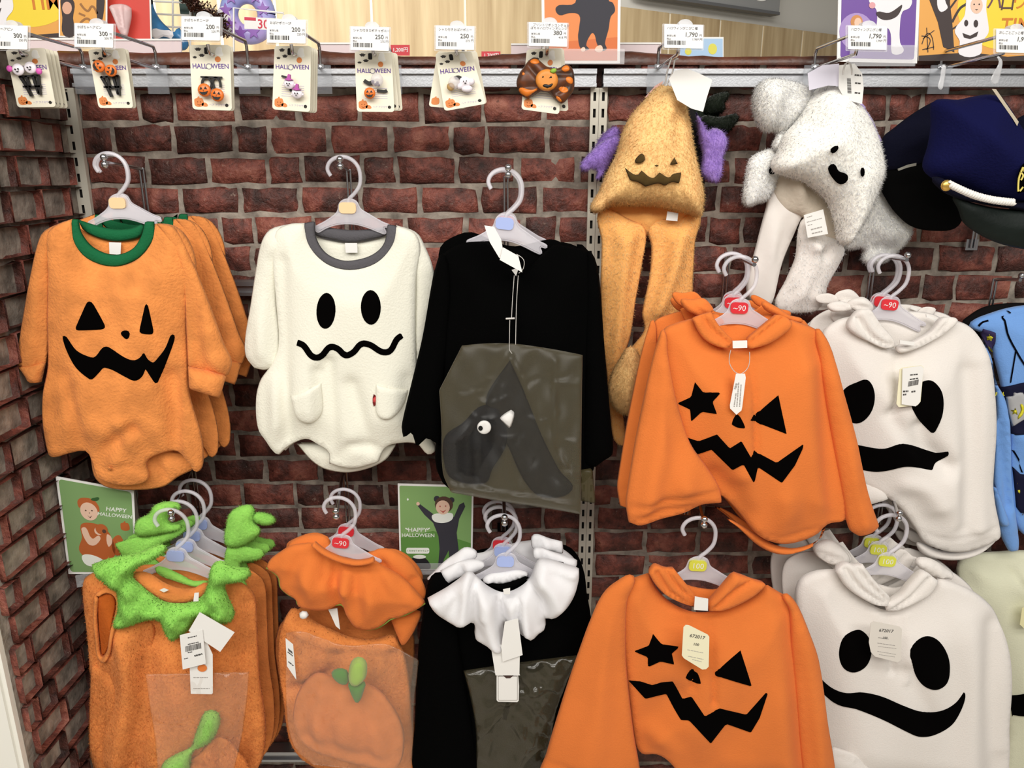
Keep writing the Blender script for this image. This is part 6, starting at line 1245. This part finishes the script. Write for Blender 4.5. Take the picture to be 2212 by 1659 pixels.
flat(g, 'figure_collar', [[(196, 170), (250, 160), (310, 160), (312, 190), (280, 210), (236, 214), (200, 200)]], tx, .0013, bg)
words(g, 'heading', [('HAPPY', 110, 256, 38, 'CENTER'), ('HALLOWEEN', 112, 286, 32, 'CENTER')], tx, .0010, bg)
flat(g, 'rays', [stroke([(38, 246), (54, 254)], 6), stroke([(180, 244), (164, 254)], 6), [(50, 84), (56, 78), (62, 84), (56, 94)]], tx, .0010, bg, False)
cp_ = flat(g, 'caption', [rrect(40, 356, 176, 388, 10)], tx, .0010, bg, False); words(g, 'caption_text', [('くるみなりきりウェア', 108, 372, 13, 'CENTER')], grn2, .0014, cp_)
flat(g, 'product_picture', [[(58, 430), (90, 408), (140, 408), (176, 440), (182, 470), (150, 474), (70, 474), (50, 460)]], mat('black_print_deep', '#15121a', .7), .0010, bg); flat(g, 'product_collar', [circ(118, 406, 38, 11, 16)], tx, .0013, bg, False)
stand(g, (430, 480))

# ------------------------------------------------------------------ signs and goods along the top of the wall
tr = MB(); tr.box(((XL+2.2)/2, .32, ZTOP-.07), (2.2-XL, .50, .03)); tag(tr.build('trim_3', white_panel), kind='structure')
org = mat('poster_orange', '#dd8241', .5); prp = mat('poster_purple', '#6c479a', .5); yl = mat('poster_yellow', '#ecd03a', .5); amb = mat('poster_amber', '#e0a14e', .5); dkp = mat('poster_dark', '#3b2f2e', .6); gw = mat('poster_ghost_white', '#e9e6ea', .6)
g, b = sign(((1168, -110), (1342, -112), (1339, 137), (1172, 137)), -.045, 0, 'orange photo sign of a figure in a dark suit, standing on the rail', (400, 570))
bg = flat(g, 'photo', [[(14, 10), (386, 10), (386, 556), (14, 556)]], org, .0004, b, False)
flat(g, 'floor_picture', [[(14, 470), (386, 440), (386, 556), (14, 556)]], mat('poster_deep_orange', '#cf6a2d', .5), .0006, bg, False)
flat(g, 'figure_suit', [[(70, 300), (90, 280), (170, 270), (180, 190), (330, 190), (340, 260), (360, 270), (372, 310), (350, 340), (340, 400), (322, 470), (330, 500), (300, 506), (280, 470), (262, 420), (240, 440), (226, 480), (240, 500), (200, 500), (184, 440), (190, 390), (190, 330), (140, 320), (90, 330)]], charc, .0009, bg)
flat(g, 'figure_foot', [[(270, 500), (300, 480), (310, 506), (290, 516)], [(200, 496), (216, 490), (220, 506), (204, 512)]], skin, .0011, bg)
mb = MB(); q0, q1 = g.uv((-40, 500)), g.uv((420, 576)); mb.box(((q0[0]+q1[0])/2, -.006, (q0[1]+q1[1])/2), (q1[0]-q0[0], .003, q0[1]-q1[1])); mb.build('acrylic_holder', clear, g.root)
g, b = sign(((1813, -120), (1992, -120), (1981, 137), (1808, 133)), -.045, 0, 'purple sign with a white ghost suit and a small child picture, standing on the rail', (400, 580))
bg = flat(g, 'photo', [rrect(16, 10, 384, 562, 14)], prp, .0004, b, False)
flat(g, 'circle_picture', [circ(92, 430, 84, 92, 26)], mat('poster_lilac', '#a58cc4', .5), .0007, bg, False)
flat(g, 'child_hair', [circ(92, 382, 30, 34, 16)], mat('poster_auburn', '#c98a52', .6), .0010, bg, False); flat(g, 'child_face', [circ(98, 386, 18, 24, 14)], skin, .0013, bg, False); flat(g, 'child_shirt', [[(60, 430), (92, 410), (130, 424), (140, 470), (50, 470)]], gw, .0011, bg)
flat(g, 'ghost_suit', [[(180, 180), (300, 180), (330, 260), (360, 270), (350, 310), (316, 330), (306, 400), (310, 480), (330, 520), (300, 540), (270, 530), (262, 440), (240, 410), (214, 450), (200, 500), (170, 480), (190, 400), (190, 330), (170, 300), (150, 280), (160, 240)]], gw, .0010, bg)
flat(g, 'ghost_mouth', [[(190, 332), (250, 336), (310, 296), (312, 310), (290, 352), (240, 372), (200, 360)]], dkp, .0013, bg); flat(g, 'ghost_cheek', [circ(166, 300, 16)], mat('poster_pink', '#dba0a4', .6), .0013, bg, False)
mb = MB(); q0, q1 = g.uv((60, 500)), g.uv((380, 596)); mb.box(((q0[0]+q1[0])/2, -.006, (q0[1]+q1[1])/2), (q1[0]-q0[0], .003, q0[1]-q1[1])); mb.build('acrylic_holder', clear, g.root)
def hall_sign(c, Y, label, dim=False):
    g, b = sign(c, Y, 0, label, (500, 340))
    bg = flat(g, 'photo', [[(0, 0), (500, 0), (500, 340), (0, 340)]], amb, .0004, b, False)
    flat(g, 'moon', [circ(330, 150, 180, 150, 36)], yl, .0007, bg, False)
    flat(g, 'ground', [[(0, 322), (200, 310), (350, 326), (500, 316), (500, 340), (0, 340)]], dkp, .0009, bg, False)
    flat(g, 'tower', [[(60, 0), (130, 0), (120, 130), (130, 200), (140, 310), (96, 290), (74, 200), (40, 120)]], dkp, .0010, bg, False)
    flat(g, 'tree', [stroke([(130, 200), (160, 150), (190, 130), (200, 110)], 9), stroke([(120, 150), (150, 110), (160, 80)], 7), stroke([(125, 230), (160, 210), (180, 216)], 6), stroke([(16, 260), (60, 230)], 3), stroke([(14, 300), (60, 290)], 3), stroke([(30, 220), (36, 310)], 3), stroke([(12, 280), (40, 240), (58, 300)], 3), stroke([(10, 250), (44, 262), (30, 300)], 3)], dkp, .0011, bg, False)
    flat(g, 'ghost_print', [[(130, 60), (160, 20), (190, 10), (200, 50), (180, 90), (160, 96)], [(70, 110), (86, 92), (104, 130), (110, 150), (80, 160)]], gw, .0012, bg)
    flat(g, 'ghost_suit', [[(186, 100), (210, 70), (250, 64), (282, 84), (268, 100), (262, 150), (270, 200), (272, 240), (250, 270), (240, 318), (160, 318), (160, 270), (140, 230), (176, 180), (182, 140)]], gw, .0014, bg)
    flat(g, 'baby_face', [circ(224, 140, 24, 30, 16)], skin, .0017, bg, False)
    flat(g, 'suit_face', [circ(184, 204, 8, 12, 10), circ(222, 206, 9, 14, 10), [(170, 240), (200, 250), (232, 234), (226, 252), (200, 262), (176, 256)], circ(214, 136, 3), circ(234, 136, 3), [(218, 154), (230, 154), (224, 158)]], dkp, .0019, bg, False)
    cs = [mat('letter_purple', '#6a4552', .6), mat('letter_orange', '#cf7c2a', .6), mat('letter_brown', '#5a3f35', .6)]
    for k, ch in enumerate('ハロウィン'): words(g, 'letter', [(ch, 296+k*50, 130+(k % 2)*6, 64, 'CENTER')], cs[(k*2) % 3], .0012, bg)
    words(g, 'letter', [('TIME', 400, 215, 74, 'CENTER')], cs[1], .0012, bg); words(g, 'letter', [('準備しよう', 390, 66, 38, 'CENTER')], mat('letter_green', '#8aa43a', .6), .0012, bg)
    return g
hall_sign(((1986, -70), (2262, -72), (2258, 131), (1984, 131)), -.044, 'amber sign with yellow moon and purple lettering, at the top right corner')
g = hall_sign(((-140, -130), (168, -130), (170, 84), (-138, 84)), .06, 'amber sign with yellow moon and lettering, at the top left corner')
g, b = sign(((126, -130), (232, -130), (231, 84), (127, 80)), .055, 0, 'narrow sign with a pumpkin costume figure, right of the top left amber sign', (200, 400))
bg = flat(g, 'photo', [[(6, 6), (194, 6), (194, 394), (6, 394)]], amb, .0004, b, False)
flat(g, 'figure', [[(10, 240), (40, 230), (66, 260), (60, 320), (66, 390), (20, 390), (16, 320)], [(160, 220), (190, 230), (180, 330), (160, 320)]], dkp, .0008, bg)
flat(g, 'figure_face', [circ(36, 280, 20, 26)], skin2, .0011, bg, False); flat(g, 'squiggle', [stroke([(90, 260), (120, 290), (140, 270), (160, 300)], 9), stroke([(90, 340), (120, 320), (140, 350)], 9), stroke([(84, 300), (110, 310)], 8)], mat('poster_tan', '#9a6a3a', .6), .0008, bg, False)
g, b = sign(((229, -120), (322, -120), (328, 87), (232, 87)), .075, 0, 'plain red board with a pale plastic bag hung before it, at top left', (200, 400))
flat(g, 'red_face', [[(0, 0), (194, 0), (194, 400), (0, 400)]], mat('poster_red', '#cf3f33', .5), .0004, b, False)
pg = Goods('plastic_bag', 'pale pink crumpled plastic bag hanging in front of the red board', 'bag', (260, 12), .060, 0, (0, 0, .1537))
pg.part('film', [(1530, 100, 1), (1600, 60), (1760, 60), (1850, 110, 1), (1850, 250), (1820, 400), (1790, 520, 1), (1700, 480), (1620, 300)], film('pink_film', '#f0d9d8', .6, .3), 0, .006, .006, .002, folds=[([(1600, 100), (1700, 400)], .004, .004), ([(1700, 80), (1760, 420)], .004, -.004), ([(1790, 100), (1780, 400)], .004, .003)], step=.004)
# clear shelf edge strips
for k_, (xa, xb, ya, yb, lb_) in enumerate(((60, 168, 82, 116, 'clear shelf edge strip under the top left signs'), (240, 392, 84, 116, 'clear shelf edge strip below the red board'), (690, 776, 92, 124, 'clear shelf edge strip beside the 250 price tag'), (1104, 1182, 94, 122, 'clear shelf edge strip left of the orange sign'), (1336, 1428, 92, 120, 'clear shelf edge strip right of the orange sign'))):
    g = quad('edge_strip', lb_, 'shelf strip', ((xa, ya), (xb, ya), (xb, yb+8), (xa, yb+8)), .058, 0, None, (100, 40))
    flat(g, 'strip', [[(0, 0), (100, 0), (100, 40), (0, 40)]], film('pinkish_strip', '#f0dfe2', .8, .15), 0, smooth=False, th=.003)
    flat(g, 'bright_edge', [[(0, 0), (100, 0), (100, 4), (0, 4)]], paper, .002, smooth=False, th=.001)
for (x0, y0, x1, y1, s_, lb_) in ((843, 97, 885, 116, '1,200円', 'red price card reading 1,200, behind the 250 cards'), (1040, 111, 1081, 126, '1,700円', 'red price card reading 1,700, on the wall top')):
    g = quad('price_card', lb_, 'price card', ((x0, y0), (x1, y0), (x1, y1+4), (x0, y1+4)), .054, 0, None, (100, 50))
    b = flat(g, 'card', [[(0, 0), (100, 0), (100, 50), (0, 50)]], mat('red_card', '#c92f3a', .5), 0, smooth=False, th=.001); words(g, 'price', [(s_, 52, 24, 25, 'CENTER')], paper, .0005, b)
g, b = sign(((1468, 80), (1563, 80), (1563, 175), (1466, 175)), .12, 0, 'small light blue picture card behind the 1,790 price tag', (200, 110))
flat(g, 'photo', [[(4, 4), (196, 4), (196, 106), (4, 106)]], mat('poster_sky', '#a9c8e6', .5), .0004, b, False); flat(g, 'picture', [circ(150, 30, 20, 14), circ(40, 36, 15, 9)], mat('poster_lemon', '#dcd65a', .6), .0008, b, False)
# blue toy, wire grid, tinsel, ring cushion
C1 = (0, 0, .28933)
g = Goods('toy_bag', 'blue glossy toy bag leaning at the wall top, right of the red board', 'toy', (1200, 200), .16, 0, C1)
blu = mat('blue_glossy', '#3f7fb4', .3, var=.25, vscale=40)
g.part('body', [(1130, -60), (1150, 60), (1200, 150), (1260, 210), (1300, 240), (1330, 205), (1350, 220), (1400, 300), (1410, 340), (1380, 376), (1345, 370), (1340, 310), (1290, 305), (1180, 300), (1132, 310)], blu, 0, .03, .03, step=.006)
g.part('white_print', [(1140, 215), (1210, 225), (1290, 235), (1280, 290), (1230, 270), (1150, 290)], gw, .031, .002, .004)
g = Goods('wire_grid', 'white wire grid standing behind the blue toy bag', 'grid', (1200, 50), .24, 0, C1)
mb = MB()
for y in (14, 108, 200): mb.tube([(g.uv((1130, y-6))[0], 0, g.uv((1130, y-6))[1]), (g.uv((1420, y+8))[0], 0, g.uv((1420, y+8))[1])], .002, 6)
for x in (1130, 1290, 1420): mb.tube([(g.uv((x, -120))[0], 0, g.uv((x, -120))[1]), (g.uv((x, 420))[0], 0, g.uv((x, 420))[1])], .002, 6)
mb.build('wires', paper, g.root)
g = Goods('tinsel_garland', 'dark brown tinsel garland hanging above the first 200 price tag', 'garland', (1450, 20), .22, 0, C1)
mb = MB(); rg = random.Random(4)
A = smooth_poly([(1400, -60), (1430, 20), (1480, 60), (1550, 80), (1620, 120), (1660, 180), (1690, 240)], False)
for k in range(900):
    p = A[rg.randrange(len(A))]; q = g.uv((p[0]+rg.gauss(0, 16), p[1]+rg.gauss(0, 16))); a = rg.uniform(0, 6.28); L_ = rg.uniform(.006, .014); y_ = rg.uniform(-.015, .015)
    mb.add([(q[0], y_, q[1]), (q[0]+L_*math.cos(a), y_+rg.uniform(-.006, .006), q[1]+L_*math.sin(a)), (q[0]+L_*.8*math.cos(a+.25), y_+.003, q[1]+L_*.8*math.sin(a+.25))], [(0, 1, 2)])
o = mb.build('strands', mat('tinsel_brown', '#4a2a1c', .3, .4), g.root); o['kind'] = 'stuff'
g = Goods('display_box', 'dark teal box on the white wire grid at the top edge', 'box', (1380, 60), .27, 0, C1)
mb = MB(); q0, q1 = g.uv((1335, -60)), g.uv((1430, 106)); mb.box(((q0[0]+q1[0])/2, .02, (q0[1]+q1[1])/2), (q1[0]-q0[0], .05, q0[1]-q1[1])); mb.build('carton', mat('teal_card', '#39504c', .6), g.root); q1 = g.uv((1430, 20)); mb = MB(); mb.box(((q0[0]+q1[0])/2, .0195, (q0[1]+q1[1])/2), (q1[0]-q0[0]+.002, .052, .004)); mb.build('lid_edge', charc, g.root)
g = Goods('ring_toy', 'lilac and blue inflatable ring with ghosts and stars, at the top edge', 'toy', (1830, 130), .30, 0, C1)
cx_, cz_ = g.uv((1850, 110)); R0 = abs(g.uv((1990, 110))[0]-cx_)
ringm = mat('ring_vinyl', '#c7a0e0', .25, var=.3, vscale=9, alt='#8fb2ea')
mb = MB(); pts = [(cx_+R0*math.cos(t), 0, cz_+R0*math.sin(t)) for t in np.linspace(0, 2*math.pi, 41)]
mb.tube(pts, R0*.48, 14, False); mb.build('ring', ringm, g.root)
mb = MB()
for k in range(9):
    t = k*.7+.2; sx, sz = cx_+R0*math.cos(t), cz_+R0*math.sin(t); r_ = .014
    mb.plate([(sx+(r_ if i % 2 == 0 else r_*.45)*math.cos(R(90+36*i)), sz+(r_ if i % 2 == 0 else r_*.45)*math.sin(R(90+36*i))) for i in range(10)], -R0*.48-.0015, .003)
mb.build('star_print', mat('ring_purple', '#8d5bb5', .3), g.root)
flat(g, 'ghost_print', [[(1640, 190), (1650, 90), (1690, 60), (1730, 80), (1750, 180), (1740, 260), (1690, 240), (1650, 280)]], gw, R0*.48+.001, smooth=True, th=.003)
g = quad('price_card', 'white price card reading 30 in red, before the inflatable ring', 'price card', ((527, 36), (604, 40), (603, 66), (528, 62)), .14, 0, None, (180, 76))
b = flat(g, 'card', [[(0, 0), (180, 0), (180, 76), (0, 76)]], paper, 0, smooth=False, th=.0012); words(g, 'price', [('30', 98, 44, 62, 'CENTER')], mat('red_ink', '#d23a52', .6), .0005, b); flat(g, 'red_corner', [[(2, 2), (60, 2), (60, 22), (2, 22)]], mat('red_ink', '#d23a52', .6), .0005, b, False)
mb = MB(); pts = [(505, 250), (505, 17), (612, 28), (612, 60)]; mb.tube([(g.o.x*0+(at(x, y, .143)-g.o).x, .003, (at(x, y, .143)-g.o).z) for x, y in pts], .002, 6); mb.build('wire_frame', paper, g.root)
